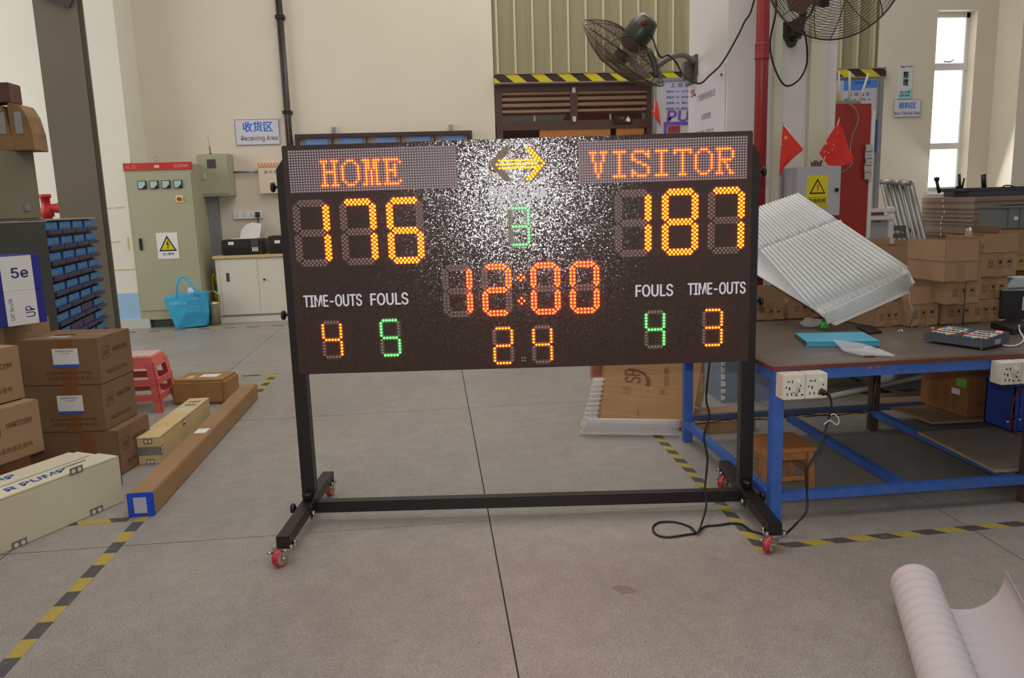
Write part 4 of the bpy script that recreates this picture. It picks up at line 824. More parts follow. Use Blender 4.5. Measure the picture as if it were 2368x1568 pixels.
# stand (moves with the board)
tt = .06
def sframe(u, v, h): return BO + BD * u + Z * v + BN * h
for u0, ch_side in ((-.046, -1), (1.986, 1)):
    zb = .122 - BO.z; zt = BH - .045
    uo = u0 if ch_side < 0 else u0 + tt; ui = u0 + tt if ch_side < 0 else u0
    MB().prism([sframe(uo, zb, -BT - .002), sframe(uo, zt - .05, -BT - .002), sframe(ui, zt + .03, -BT - .002), sframe(ui, zb, -BT - .002)], BN * -.055).build('post', M_frame, board)
    uc = u0 + tt / 2; hc = -BT - .03
    MB().obox(sframe(u0 + .002, .078 - BO.z, hc - .35), BD * .056, Z * .045, BN * .80).build('foot', M_frame, board, .002)
    for v_ in (.83, .26):
        s = ch_side; k = MB(); k.cyl(sframe(uo, v_ * BH, hc), sframe(uo + s * .02, v_ * BH, hc), .006, 8)
        k.lathe(sframe(uo + s * .018, v_ * BH, hc), BD * s, [(.001, 0), (.02, .002), (.023, .008), (.02, .016), (.001, .018)], 10); k.build('clamp_knob', M_blk, board)
    for (dh, du, ax) in ((.055, -.03, Z), (.085, .045 * ch_side, BD * ch_side)):
        k = MB(); o_ = sframe(uc, .123 - BO.z, hc + dh) if ax is Z or ax == Z else sframe(uc + .03 * ch_side, .1 - BO.z, hc + dh)
        k.cyl(o_, o_ + ax * .02, .006, 8); k.lathe(o_ + ax * .018, ax, [(.001, 0), (.014, 0), (.023, .006), (.023, .018), (.018, .022), (.001, .022)], 7); k.build('clamp_knob', M_blk, board)
    ib = -ch_side
    MB().prism([sframe(uc + ib * .032, .06 - BO.z, hc + .12), sframe(uc + ib * .032, .11 - BO.z, hc + .12), sframe(uc + ib * .032, .17 - BO.z, hc - .02), sframe(uc + ib * .032, .06 - BO.z, hc - .03)], BD * ib * -.004).build('gusset_plate', M_frame, board)
    MB().cyl(sframe(uc + ib * .03, .08 - BO.z, hc + .1), sframe(uc + ib * .042, .08 - BO.z, hc + .1), .012, 6).build('bolt', M_chrome, board)
    # castors
    for hh_ in (.43, -.30):
        cc = sframe(uc, 0, hc + hh_); cc.z = 0
        c = MB().obox(cc + BD * -.045 + BN * -.035 + Z * .072, BD * .09, BN * .07, Z * .005).build('castor', M_chrome, board); c['label'] = 'zinc castor with red wheel'
        for (a1, a2) in ((-.035, -.025), (.035, -.025), (-.035, .025), (.035, .025)):
            q = cc + BD * a1 + BN * a2; MB().cyl(q + Z * .074, q + Z * .09, .008, 6).build('bolt', M_chrome, c)
        tr_ = {(-1, True): Vector((-.5, -.87, 0)), (1, True): Vector((-.76, -.65, 0)), (-1, False): Vector((.3, .95, 0)), (1, False): Vector((-.76, -.65, 0))}[(ch_side, hh_ > 0)].normalized()
        sd = tr_.cross(Z); wc_ = cc + tr_ * .034 + Z * .037
        MB().lathe(cc + Z * .062, Z, [(.001, 0), (.03, 0), (.034, .004), (.03, .01), (.001, .0105)], 18).build('swivel', M_chrome, c)
        for s2 in (-1, 1):
            o_ = wc_ + sd * s2 * .02
            MB().prism([o_ + Z * .03 - tr_ * .058, o_ + Z * .03 + tr_ * .008, o_ + tr_ * .014, o_ - Z * .012, o_ - tr_ * .014], sd * s2 * .003).build('fork', M_chrome, c)
        MB().lathe(wc_ - sd * .015, sd, [(.001, 0), (.030, 0), (.037, .003), (.037, .012), (.033, .0145), (.033, .0155), (.037, .018), (.037, .027), (.030, .03), (.001, .03)], 28, 0, [1, 0, 0, 0, 2, 0, 0, 0, 1]).build('wheel', [mat('wheel_red', (176, 24, 30), .3, coat=.5), mat('wheel_hub', (150, 142, 128), .4), M_paper], c)
        MB().cyl(wc_ - sd * .027, wc_ + sd * .027, .008, 8).build('axle', M_chrome, c)
        lv = Vector((-.93, -.36, 0)); MB().obox(cc + lv * .015 - sd * .012 + Z * .052, lv * .035, lv.cross(Z) * .028, Z * .004).cyl(cc + lv * .045 + Z * .053, cc + lv * .075 + Z * .058, .005, 6).build('brake_lever', M_chrome, c)
MB().obox(sframe(.012, .05 - BO.z, -BT - .055), BD * 1.976, Z * .052, BN * .05).build('crossbar', M_frame, board, .002)

# power lead of the scoreboard
cl = thing('power_lead', 'black mains lead hanging from scoreboard, looped on floor, plugged into left table socket', 'cord', tuple(P(1615, 1232, 2, 0)))
yb_ = 3.42
def F0(x, y, z=.006): return P(x, y, 2, z)
pts = [P(1641, 838, 1, 3.35), P(1633, 920, 1, 3.38), P(1640, 960, 1, 3.38), P(1628, 1010, 1, 3.38), P(1636, 1060, 1, 3.38), P(1630, 1130, 1, 3.36), P(1633, 1170, 1, 3.3), P(1622, 1212, 2, .03), F0(1612, 1232), F0(1590, 1236), F0(1545, 1242), F0(1518, 1236), F0(1510, 1220), F0(1525, 1208), F0(1560, 1207), F0(1595, 1218), F0(1612, 1232, .016), F0(1630, 1218), F0(1665, 1214), F0(1692, 1210), F0(1715, 1212), F0(1735, 1226), F0(1760, 1234), F0(1785, 1243), F0(1812, 1238), P(1845, 1207, 1, 3.02), P(1865, 1180, 1, 3.04), P(1866, 1140, 1, 3.06), P(1864, 1085, 1, 3.06), P(1872, 1072, 1, 3.06), P(1895, 1035, 1, 3.07), P(1910, 990, 1, 3.08), P(1922, 945, 1, 3.08), P(1920, 920, 1, 3.08), P(1912, 910, 1, 3.07)]
MB().tube(pts, .0048, 7, smoothpts=6).build('lead', M_blk, cl)
q = P(1905, 908, 1, 3.09); MB().lathe(q, (P(1915, 912, 1, 3.06) - q), [(.001, -.02), (.013, -.018), (.014, 0), (.008, .012), (.006, .02)], 10).build('plug', M_blk, cl)
MB().tube([P(1921, 960, 1, 3.07), P(1930, 958, 1, 3.07), P(1940, 970, 1, 3.07), P(1936, 982, 1, 3.07), P(1924, 975, 1, 3.07), P(1918, 972, 1, 3.07), P(1905, 982, 1, 3.07)], .0022, 5, smoothpts=4).build('twist_tie', M_paper, cl)

# ------------------------------------------------------------------ work table
TX0, TX1, TY0, TY1, TZ = 1.435, 3.9, 3.18, 4.46, .72
tb = thing('work_table', 'long workshop table with blue steel frame and worn brown top', 'table', (2.6, 3.8, 0))
tm = mat('table_top', (94, 76, 66), .3, noise=2.5, amt=.25, stretch=(1, 6, 1)); te = mat('table_edge', (118, 58, 42), .6, noise=30, amt=.5, stretch=(1, 1, 6), c2=(92, 44, 34))
TOPS = MB().box((TX0, TY0, TZ - .014), (TX1, TY1, TZ)).build('tabletop', tm, tb)
MB().box((TX0 - .003, TY0 - .004, TZ - .018), (TX1, TY0, TZ - .001)).box((TX0 - .004, TY0, TZ - .018), (TX0, TY1, TZ - .001)).build('edge_band', te, tb)
L = .05; zl = .125
for (x, y, c) in ((TX0 + .01, TY0 + .01, M_blue), (TX0 + .01, TY1 - L - .01, M_blue), (2.62, TY1 - L - .01, mat('leg_rust', (78, 56, 46), .7, noise=12, amt=.3)), (2.675, TY0 + .02, MATS['leg_rust']), (3.8, TY0 + .01, M_blue), (3.8, TY1 - L - .01, M_blue)):
    MB().box((x, y, 0), (x + L, y + L, TZ - .06)).build('leg', c, tb, .002)
MB().box((TX0 + .005, TY0 + .004, TZ - .065), (TX1 - .01, TY0 + .05, TZ - .014)).build('front_rail', M_blue, tb, .002)
MB().box((TX0 + .005, TY1 - .05, TZ - .065), (TX1 - .01, TY1 - .004, TZ - .014)).build('rear_rail', M_blue, tb, .002)
MB().box((TX0 + .005, TY0 + .05, TZ - .065), (TX0 + .05, TY1 - .05, TZ - .014)).build('side_rail', M_blue, tb, .002)
MB().box((TX0 + L + .01, TY0 + .015, zl - .03), (3.8, TY0 + .055, zl + .01)).build('lower_front_rail', M_blue, tb, .002)
MB().box((TX0 + L + .01, TY1 - .055, zl - .0), (3.8, TY1 - .015, zl + .035)).build('lower_rear_rail', mat('rail_dusty', (70, 80, 110), .7, noise=9, amt=.2), tb, .002)
for x in (TX0 + .01, 2.08, 2.62, 3.4): MB().box((x, TY0 + .055, zl - .03), (x + .042, TY1 - .055, zl + .008)).build('lower_cross_rail', M_blue, tb, .002)
mb = MB(); wires = [(130, 40, 40), (190, 170, 60), (40, 40, 60)]
for k in range(3):
    w_ = MB(); w_.tube([(1.5 + i * .112, TY1 - .062 - .004 * k, zl + .0 + .008 * math.sin(i * 1.7 + k * 2)) for i in range(11)] + [(2.63, TY1 - .07, zl + .1), (2.64, TY1 - .07, .45 + .02 * k), (2.65, TY1 - .07, .64)], .0032, 5, smoothpts=3)
    w_.build('wire', mat('wire_%s' % ['red', 'yellow', 'dark'][k], wires[k], .5), tb)
mb = MB()
for (px, py, r_) in ((1829, 859, .006), (1848, 864, .007), (1880, 860, .004), (2010, 850, .012), (2030, 846, .012), (1812, 862, .006)):
    q = P(px, py, 1, TY0 + .003); mb.box((q.x - r_, TY0 + .001, q.z - r_ * .6), (q.x + r_, TY0 + .004, q.z + r_ * .6))
stuff(mb.build('paint_chips', mat('chip_grey', (120, 112, 108), .7), tb))
MB().box((TX0 + .04, TY0 + .03, TZ), (TX1, TY1 - .1, TZ + .0012)).build('clear_mat', mat('clear_mat', (200, 196, 190), .08, alpha=.13, spec=.6), tb)
def socketbox(x0, x1, z0, z1, lab):
    t = thing('double_socket', lab, 'socket', ((x0 + x1) / 2, TY0 - .03, z0)); n = 2
    for k in range(n):
        xa = x0 + (x1 - x0) * k / n + .001; xb = x0 + (x1 - x0) * (k + 1) / n - .001
        g = MB().box((xa, TY0 - .07, z0), (xb, TY0 + .003, z1)).build('socket_unit', mat('socket_cream', (214, 210, 192), .45, noise=14, amt=.04), t, .003)
        h = MB(); w_ = xb - xa; hh = z1 - z0; y = TY0 - .0712
        for (fx, fz, rx, rz) in ((.25, .72, .006, .002), (.42, .72, .002, .006), (.75, .35, .003, .006), (.62, .18, .005, .003), (.88, .18, .005, .003), (.2, .22, .002, .006), (.4, .22, .002, .006), (.3, .45, .003, .006), (.15, .5, .003, .003), (.8, .55, .003, .003)):
            h.box((xa + fx * w_ - rx, y, z0 + fz * hh - rz), (xa + fx * w_ + rx, y + .001, z0 + fz * hh + rz))
        stuff(h.build('socket_holes', M_txtblk, g))
        MB().cyl((xa + .68 * w_, TY0 - .07, z0 + .74 * hh), (xa + .68 * w_, TY0 - .074, z0 + .74 * hh), .009, 14).build('switch', M_paper, g)
        if k == 0:
            h = MB()
            for _ in range(26):
                fx_, fz_ = random.gauss(.62, .13), random.gauss(.36, .14); r_ = random.uniform(.0006, .0022); h.box((xa + fx_ * w_ - r_, y + .0004, z0 + fz_ * hh - r_), (xa + fx_ * w_ + r_, y + .0012, z0 + fz_ * hh + r_))
            stuff(h.build('scorch_marks', mat('scorch', (120, 110, 84), .9), g))
a_, b_ = P(1811, 868, 1, TY0 - .07), P(1913, 920, 1, TY0 - .07)
socketbox(a_.x, b_.x, b_.z, a_.z + .0, 'double socket box at left of blue rail with black plug in it')
a_, b_ = P(2318, 840, 1, TY0 - .07), P(2368, 888, 1, TY0 - .07)
socketbox(a_.x, a_.x + .19, b_.z, a_.z, 'double socket box at right on blue rail, cut by picture edge')

# stool
def stool():
    t = thing('wooden_stool', 'small square wooden stool under the table behind blue leg', 'stool', (1.68, 3.58, 0))
    A_, B_, C_ = P(1782, 1057, 2, .255), P(1908, 1050, 2, .255), P(1868, 1013, 2, .255)
    ex = (B_ - A_); ey = (C_ - B_); ey = Vector((0, .26, 0)); ex = Vector((.285, 0, 0))
    A_ = Vector((1.50, 3.44, .255))
    MB().obox(A_ - Z * .022, ex, ey, Z * .022).build('seat', mat('seat_wood', (170, 112, 60), .45, noise=10, amt=.12, stretch=(1, 8, 1)), t, .004)
    for (i, j) in ((0, 0), (1, 0), (0, 1), (1, 1)):
        x, y = A_.x + .012 + i * (ex.x - .054), A_.y + .01 + j * (ey.y - .05); s = .01
        MB().prism([(x - s * (1 - 2 * i), y - s * (1 - 2 * j), 0), (x + .03 - s * (1 - 2 * i), y - s * (1 - 2 * j), 0), (x + .03, y, .233), (x, y, .233)], (0, .03, 0)).build('leg', M_wood, t, .002)
    for j in (0, 1):
        y = A_.y + .02 + j * (ey.y - .05); MB().box((A_.x + .03, y, .19), (A_.x + ex.x - .03, y + .014, .235)).build('apron', M_wood, t); MB().box((A_.x + .03, y, .085), (A_.x + ex.x - .03, y + .014, .11)).build('stretcher', M_wood, t)
    for i in (0, 1):
        x = A_.x + .02 + i * (ex.x - .055); MB().box((x, A_.y + .03, .19), (x + .014, A_.y + ey.y - .03, .235)).build('apron', M_wood, t); MB().box((x, A_.y + .03, .12), (x + .014, A_.y + ey.y - .03, .145)).build('stretcher', M_wood, t)
stool()

# ------------------------------------------------------------------ cartons
def boxpx(nb, fb, ny, lx, z0):
    """box from pixels: near bottom corner nb, bottom corner fb at the far end of its right face, y of the near top corner, x of its left end"""
    N = P(*nb, 2, z0); Fp = P(*fb, 2, z0); u = Fp - N; Lu = u.length; u.normalize(); wv = Vector((-u.y, u.x, 0))
    lo_, hi_ = .02, 3
    for _ in range(40):
        m_ = (lo_ + hi_) / 2
        if proj(N + wv * m_)[0] > lx: lo_ = m_
        else: hi_ = m_
    lo2, hi2 = .01, 2
    for _ in range(40):
        m2 = (lo2 + hi2) / 2
        if proj(N + Z * m2)[1] > ny: lo2 = m2
        else: hi2 = m2
    return N, u, wv, Lu, lo_, lo2
def carton(name, label, g, m=None, group=None, open_=False, parts=None, cat='box', tape_=True, inset=.0, bev=.004):
    N, u, wv, Lu, Lw, h = g; m = m or M_card
    t = thing(name, label, cat, tuple(N + u * Lu / 2 + wv * Lw / 2), group)
    if not open_:
        MB().obox(N + Z * .001, u * Lu, wv * Lw, Z * (h - .001)).build('body', m, t, bev)
    else:
        e = .005; b_ = MB()
        b_.obox(N + Z * .001, u * Lu, wv * Lw, Z * e).obox(N + Z * .001, u * Lu, wv * e, Z * h).obox(N + wv * (Lw - e) + Z * .001, u * Lu, wv * e, Z * h).obox(N + wv * e + Z * .001, u * e, wv * (Lw - 2 * e), Z * h).obox(N + u * (Lu - e) + wv * e + Z * .001, u * e, wv * (Lw - 2 * e), Z * h)
        b_.build('body', m, t)
    fR = Fr(N, u, Z); fL = Fr(N + wv * Lw, -wv, Z)
    if tape_: 
        MB().obox(fR.p(Lu / 2 - .025, h - .07 if not open_ else .0, .0), u * .05, Z * (.07 if not open_ else h * .98), fR.n * .0008).build('tape_strip', M_tape, t)
    return t, fR, fL, Lu, Lw, h
def flap(t, O, along, out, m=M_card):
    MB().obox(O, along, out, along.cross(out).normalized() * .004).build('flap', m, t)

# left stacks
def printed(t, fR, fL, Lu, Lw, h, sticker=True, dark=False):
    mb = MB(); outline(mb, fR, Lu * .12, h * .52, Lu * .2, h * .26, .003); text(mb, fR, '易碎', Lu * .15, h * .58, Lu * .14, h * .13, .0015)
    text(mb, fR, 'HARTCOM', Lu * .42, h * .62, Lu * .42, h * .1, .0015, .04); text(mb, fR, '高品质组合音响', Lu * .2, h * .18, Lu * .6, h * .10, .0015, .01)
    mb.build('lettering', M_printbr, t)
    MB().obox(fL.p(Lw * .5, 0, 0), fL.a * Lw * .2, Z * h, fL.n * .0008).build('tape_strip', mat('brown_tape', (132, 84, 46), .4), t)
    if sticker:
        MB().obox(fL.p(Lw * .42, h * .40, .001), fL.a * Lw * .33, Z * h * .4, fL.n * .0008).build('shipping_label', M_paper, t)
        MB().obox(fL.p(Lw * .42, h * .40, .0018), fL.a * Lw * .33, Z * h * .06, fL.n * .0004).build('label_band', mat('label_blue', (50, 90, 190), .6), t)
        mb = MB(); f_ = Fr(fL.p(Lw * .42, h * .40, .002), fL.a, Z); text(mb, f_, 'HARTCOM', Lw * .05, h * .33, Lw * .22, h * .04, .001, .03); text(mb, f_, '2.1多媒体', Lw * .09, h * .28, Lw * .14, h * .025, .001); mb.build('lettering', mat('label_ink', (110, 120, 140), .7), t)
        mb = MB(); text(mb, fL, '多媒体组合扬声器', Lw * .3, h * .24, Lw * .6, h * .07, .0015, .02); text(mb, fL, '低音炮有源系统', Lw * .32, h * .13, Lw * .58, h * .07, .0015, .02); mb.build('lettering', M_printbr, t)
gB1 = boxpx((283, 1100), (338, 1069), 996, 136, 0)
N, u, wv, Lu, Lw, h = gB1; Lu = .34; Lw = .40; 
# true near corner measured; the far side is kept the same length for the three boxes of the stack
u = Vector((.13, .99, 0)).normalized(); wv = Vector((-u.y, u.x, 0)); hB = [.262, .262, .262]; z0 = 0
offs = [(0, 0), (-.06, .005), (-.06, .02)]
for k, lb in enumerate(('bottom carton of the three stacked beside the red stool', 'middle carton of the three stacked, with white shipping label', 'topmost speaker carton of the three stacked, grey patch on top')):
    Nk = N + Vector((offs[k][0], offs[k][1], 0)); Nk.z = z0
    r = carton('speaker_carton', lb, (Nk, u, wv, .36, .44, hB[k]), M_card2, 'cartons stacked at left', tape_=False); printed(*r, sticker=k > 0)
    if k == 2: 
        t_ = r[0]; MB().obox(Nk + u * .13 + Z * (hB[k] + .0), u * .05, wv * .44, Z * .001).build('tape_strip', M_tape, t_); MB().obox(Nk + u * .06 + wv * .2 + Z * (hB[k] + .0), u * .1, wv * .12, Z * .001).build('dust_patch', mat('worn_label', (150, 150, 142), .7), t_)
    z0 += hB[k] + .001
# front-left stack
def at(nb, fb, ny, lx, z): return boxpx(nb, fb, ny, lx, z)
u2 = Vector((.42, .907, 0)).normalized(); w2 = Vector((-u2.y, u2.x, 0))
def place(px, py, z): return P(px, py, 2, z)
r = carton('speaker_carton', 'reddish brown carton at bottom of far left stack', (Vector((-2.46, 3.98, 0)), u2, w2, .46, .4, .25), mat('card_reddish', (136, 92, 60), .8, noise=5, amt=.1), 'cartons stacked at left', tape_=False)
for k, (nb_, lb) in enumerate((((-35, 1090), 'middle carton of far left stack with framed mark'), ((-85, 958), 'upper carton of far left stack under the blue cable box'))):
    z = .26 + .28 * k; Nk = P(*nb_, 2, z)
    r = carton('speaker_carton', lb, (Nk, u2, w2, .33, .3, .275), M_card, 'cartons stacked at left', tape_=False); printed(*r, sticker=False)
for k, (X, Y, z, lb, wd) in enumerate(((-2.42, 4.62, 0, 'lower plain carton in the gap between left stacks', .3), (-2.42, 4.64, .29, 'middle plain carton in the gap between left stacks', .26), (-2.46, 4.68, .58, 'upper plain carton in the gap between left stacks', .3))):
    carton('plain_carton', lb, (Vector((X, Y, z)), u2, w2, .3, wd, .285), M_card, 'cartons stacked at left', tape_=True)
# cable boxes (blue and white)
cz = .862; Nc = P(42, 800, 2, cz); uc_ = Vector((.62, .785, 0)).normalized(); wc2 = Vector((-uc_.y, uc_.x, 0))
for k, (hh, lb) in enumerate(((.19, 'lower blue and white network cable box on the left cartons'), (.19, 'upper blue and white network cable box marked 5e'))):
    No = Vector((-2.37, 4.46, .868 + k * .191)); t = thing('cable_box', lb, 'box', tuple(No), 'network cable boxes')
    MB().obox(No, uc_ * .26, wc2 * .3, Z * hh).build('body', mat('box_blue', (40, 44, 140), .6), t, .003)
    f_ = Fr(No, uc_, Z); MB().obox(f_.p(.05, .0, 0), f_.a * .165, Z * hh, f_.n * .001).build('white_panel', M_paper, t)
    mb = MB()
    if k: text(mb, f_, '5e', .10, .07, .09, .055, .002, .04)
    else: text(mb, f_, 'UP', .15, .04, .05, .06, .002, .03, turn=90); text(mb, f_, 'CAT 5e UTP', .07, .03, .02, .12, .002, turn=90)
    mb.build('lettering', mat('ink_navy', (40, 40, 110), .7), t)
    f2 = Fr(No + wc2 * .3, -wc2, Z); mb = MB(); text(mb, f2, '网络电缆 CABLE', .2, .03, .03, .15, .002, turn=90); mb.build('lettering', M_paper, t)

# parts cabinet with open bins
pcb = thing('parts_cabinet', 'tall dark grey parts cabinet with rows of blue labelled bins', 'cabinet', (-2.7, 5.9, 0))
e_ = Vector((-.15, .989, 0)).normalized(); en = Vector((e_.y, -e_.x, 0)); N0 = Vector((-2.71, 5.83, 0)); LE = 1.353
MB().obox(N0 - en * .03, e_ * LE, -en * .12, Z * 1.427).build('body', mat('cabinet_dark', (70, 70, 66), .6, noise=2, amt=.06), pcb, .003)
MB().obox(N0 - en * .15 + Z * 1.428 + e_ * .01, e_ * (LE - .005), en * .17, Z * .012).build('top_sheet', mat('top_sheet', (150, 146, 138), .3, noise=10, amt=.1), pcb)
dm = mat('bin_navy', (52, 46, 82), .5, noise=12, amt=.1); lm_ = mat('bin_label', (36, 118, 190), .6, noise=26, amt=.3)
pw_ = LE / 4; ph = .11; miss = {(6, 2), (7, 1), (7, 2), (8, 1)}
proto = None
for r_ in range(13):
    for c_ in range(4):
        o = N0 + e_ * (pw_ * c_ + .012) + Z * (1.335 - ph * r_)
        if proto is None:
            mb = MB(); w_ = pw_ - .024
            mb.prism([o + en * -.03 - Z * .006, o + en * .026 - Z * .004, o + en * .034 + Z * .022, o + en * .028 + Z * .025, o + en * .004 + Z * .02, o + en * .0 + Z * .082, o + en * -.03 + Z * .082], e_ * w_)
            proto = mb.build('bin', dm, pcb); lb_ = MB().obox(o + en * .0035 + Z * .028 + e_ * .02, e_ * (w_ - .04), Z * .052, en * .002).build('bin_label', lm_, proto); o0 = o.copy()
            tx = MB(); f_ = Fr(o + en * .006 + Z * .03 + e_ * .012, e_, Z); text(tx, f_, '电阻 5K', .05, .012, .14, .022, .001, .03); tx_ = tx.build('label_text', mat('label_yellow', (150, 170, 70), .7), proto)
        else:
            b2 = proto.copy(); COL.objects.link(b2); b2.location = proto.location + (o - o0)
            if (r_, c_) not in miss:
                for s_ in (lb_, tx_):
                    b3 = s_.copy(); COL.objects.link(b3); b3.parent = b2
ec = Vector((.446, .895, 0)).normalized(); eb_ = Vector((-ec.y, ec.x, 0)); CA = Vector((-2.655, 5.76, 0)) - ec * 1.15
lc = thing('dark_cabinet', 'dark grey steel cabinet under the olive one, left of the bins', 'cabinet', tuple(CA + ec * .6 + eb_ * .25))
MB().obox(CA + Z * .002, ec * 1.15, eb_ * .5, Z * 1.42).build('body', mat('cabinet_dark2', (64, 64, 58), .6, noise=2, amt=.08), lc, .004)
MB().obox(CA + Z * 1.422 - ec * .0, ec * 1.16, eb_ * .5, Z * .01).build('top_sheet', MATS['top_sheet'], lc)
uc2 = thing('upper_cabinet', 'olive grey metal cabinet standing on the dark cabinet', 'cabinet', tuple(CA + ec * .6 + eb_ * .25 + Z * 1.434))
zT = P(60, 342, 1, 5.4).z; ol = mat('olive_dark', (120, 114, 92), .55, noise=3, amt=.06)
MB().obox(CA + Z * 1.434, ec * 1.13, eb_ * .48, Z * (zT - 1.434)).build('body', ol, uc2, .004)
MB().obox(CA + Z * 1.45 + ec * .40 - eb_ * .008, ec * .7, eb_ * .008, Z * (zT - 1.47)).build('door', ol, uc2, .002)
MB().obox(CA + Z * 1.45 + ec * .28 - eb_ * .01, ec * .09, eb_ * .01, Z * (zT - 1.47)).build('glass_strip', mat('glass_dark', (110, 124, 108), .15), uc2)
MB().obox(CA + Z * 1.5 + ec * 1.0 - eb_ * .014, ec * .04, eb_ * .006, Z * .04).build('lock', M_steel, uc2)
for k, (xa_, xb_, lb) in enumerate(((23, 68, 'round shouldered taped carton at right on the olive cabinet'), (-40, 21, 'taped carton at left on the olive cabinet, beside the rounded one'))):
    Y0_ = 5.62; x0_ = P(xa_, 300, 1, Y0_).x; x1_ = P(xb_, 300, 1, Y0_).x; zt2 = P(30, 236, 1, Y0_).z; zb2 = zT + .002; hh2 = zt2 - zb2
    t = thing('taped_carton', lb, 'box', (x0_, Y0_ + .1, zb2))
    MB().prism([(x0_, Y0_, zb2), (x1_ + .015, Y0_, zb2), (x1_ + .012, Y0_, zb2 + hh2 * .35), (x1_ - .01, Y0_, zb2 + hh2 * .72), (x1_ - .045, Y0_, zb2 + hh2 * .95), (x0_ + .02, Y0_, zb2 + hh2), (x0_, Y0_, zb2 + hh2 * .97)], (0, .2, 0)).build('body', mat('card_worn', (136, 104, 66), .7, noise=8, amt=.25), t, .004)
    lx_ = x0_ + (x1_ - x0_) * (.3 if k == 0 else .62); MB().box((lx_, Y0_ - .002, zb2 + hh2 * .35), (lx_ + .045, Y0_, zb2 + hh2 * .8)).build('label', mat('dusty_label', (150, 150, 146), .7), t)
q0_, q1_ = P(-40, 236, 1, 5.64), P(18, 190, 1, 5.64)
tag(MB().box((q0_.x, 5.64, zt2 + .002), (q1_.x, 5.8, q1_.z)).build('small_carton', mat('card_darkworn', (96, 66, 50), .8, noise=8, amt=.2), None, .004), 'dark brown carton topmost of the pile at far left', 'box')
hy = thing('red_hydrant', 'red pipe fitting with flanged outlet behind the olive cabinet', 'hydrant', (-4.6, 9.6, 0))
q = P(107, 480, 1, 9.0)
MB().lathe((q.x, 9, 0), (0, 0, 1), [(.05, 0), (.05, q.z - .1), (.07, q.z - .1), (.07, q.z - .02), (.045, q.z), (.045, q.z + .1), (.06, q.z + .1), (.06, q.z + .14), (.001, q.z + .14)], 16).lathe((q.x, 9, q.z - .01), (1, 0, 0), [(.05, .03), (.05, .05), (.045, .06), (.06, .16), (.065, .2), (.001, .2)], 14).build('body', M_red, hy)

# white crate with metal hinges at lower left
wcr = thing('white_crate', 'long white wooden crate printed PUMP with metal corner clips, lower left', 'crate', (-2.1, 3.9, 0))
Nn = P(288, 1160, 2, 0); Lf = P(-6, 1287, 2, 0); dr = (Lf - Nn); dr = dr.normalized(); bk = Vector((dr.y, -dr.x, 0)); 
if bk.y < 0: bk = -bk
hC = .24; CLn = 1.0; cw = .30
cm = mat('crate_white', (206, 198, 172), .7, noise=3, amt=.06)
O_ = Nn + Z * .0
MB().obox(O_, dr * CLn, bk * cw, Z * hC).build('body', cm, wcr, .004)
MB().obox(O_ + Z * hC + dr * .004, dr * (CLn - .01), bk * .14, Z * .008).build('lid_board', cm, wcr, .002)
MB().obox(O_ + Z * hC + bk * .147 + dr * .05, dr * (CLn - .06), bk * .15, Z * .012).build('lid_board', cm, wcr, .002)
ft_ = Fr(O_ + Z * (hC + .009) + dr * .9, -dr, bk); mb = MB()
text(mb, ft_, 'R PUMP', .35, .05, .30, .05, .001, .05, .25); text(mb, ft_, 'R PUMP', .20, .20, .3, .05, .005, .05, .25); mb.build('lettering', mat('stencil_blue', (44, 100, 170), .7), wcr)
mb = MB(); text(mb, ft_, 'SIIWIIT', .66, .09, .13, .02, .001, .05, .2); mb.build('lettering', mat('ink_smudge', (90, 90, 86), .7), wcr)
ff = Fr(O_ + dr * CLn, -dr, Z)
def clip(fr_, x, y, w_, h_, par):
    c = MB(); c.obox(fr_.p(x, y, .001), fr_.a * w_, fr_.b * h_, fr_.n * .0025); o = c.build('metal_clip', M_steel, par)
    k = MB(); s = w_ > h_
    for q_ in (.27, .73): c_ = fr_.p(x + (w_ * q_ if s else w_ / 2), y + (h_ / 2 if s else h_ * q_), .0035); k.cyl(c_, c_ + fr_.n * .001, min(w_, h_) * .3, 10)
    k.build('clip_hole', mat('hole_pale', (216, 208, 186), .7), o)
for x, y in ((.72, .205), (.30, .205), (.80, -.002 + .0), (.40, -.002 + .0)): clip(ff, x, y + (.03 if y > .1 else .0), .07, .035, wcr)
fe_ = Fr(O_ + Z * 0, bk, Z)
clip(fe_, .0, .09, .028, .075, wcr)
for x in (.1, .35): clip(Fr(O_ + Z * (hC + .008) + dr * .0, -dr, bk), -.12 - x * .3, .24, .05, .025, wcr) if 0 else None

# long square tube carton with blue end cap
tc_ = thing('tube_carton', 'very long square brown carton tube with blue plastic end cap', 'carton tube', (-1.46, 4.9, 0))
T0 = P(312, 1197, 2, 0); T1 = P(352, 1195, 2, 0); Tf = P(597, 925, 2, 0)
tw = .118; A0 = Vector((T0.x, 3.80, 0)); Af = Vector((Tf.x - tw, 6.15, 0)); du_ = (Af - A0); Lt = du_.length; du_.normalize(); sd_ = Vector((du_.y, -du_.x, 0)); th_ = .118
A0 = Vector((-1.535, 3.79, 0)); Af = Vector((-1.54, 6.15, 0)); du_ = (Af - A0); Lt = du_.length; du_.normalize(); sd_ = Vector((du_.y, -du_.x, 0))
MB().obox(A0, du_ * Lt, sd_ * tw, Z * th_).build('body', mat('tube_brown', (150, 116, 80), .8, noise=4, amt=.06), tc_, .006)
MB().obox(A0 - du_ * .012 - sd_ * .003 + Z * .0, du_ * .014, sd_ * (tw + .006), Z * (th_ + .003)).build('end_cap', mat('cap_blue', (24, 76, 196), .4), tc_, .004)
MB().obox(A0 - du_ * .0135 + sd_ * .028 + Z * .02, du_ * .002, sd_ * .06, Z * .08).build('end_label', mat('label_lilac', (186, 182, 204), .6), tc_)
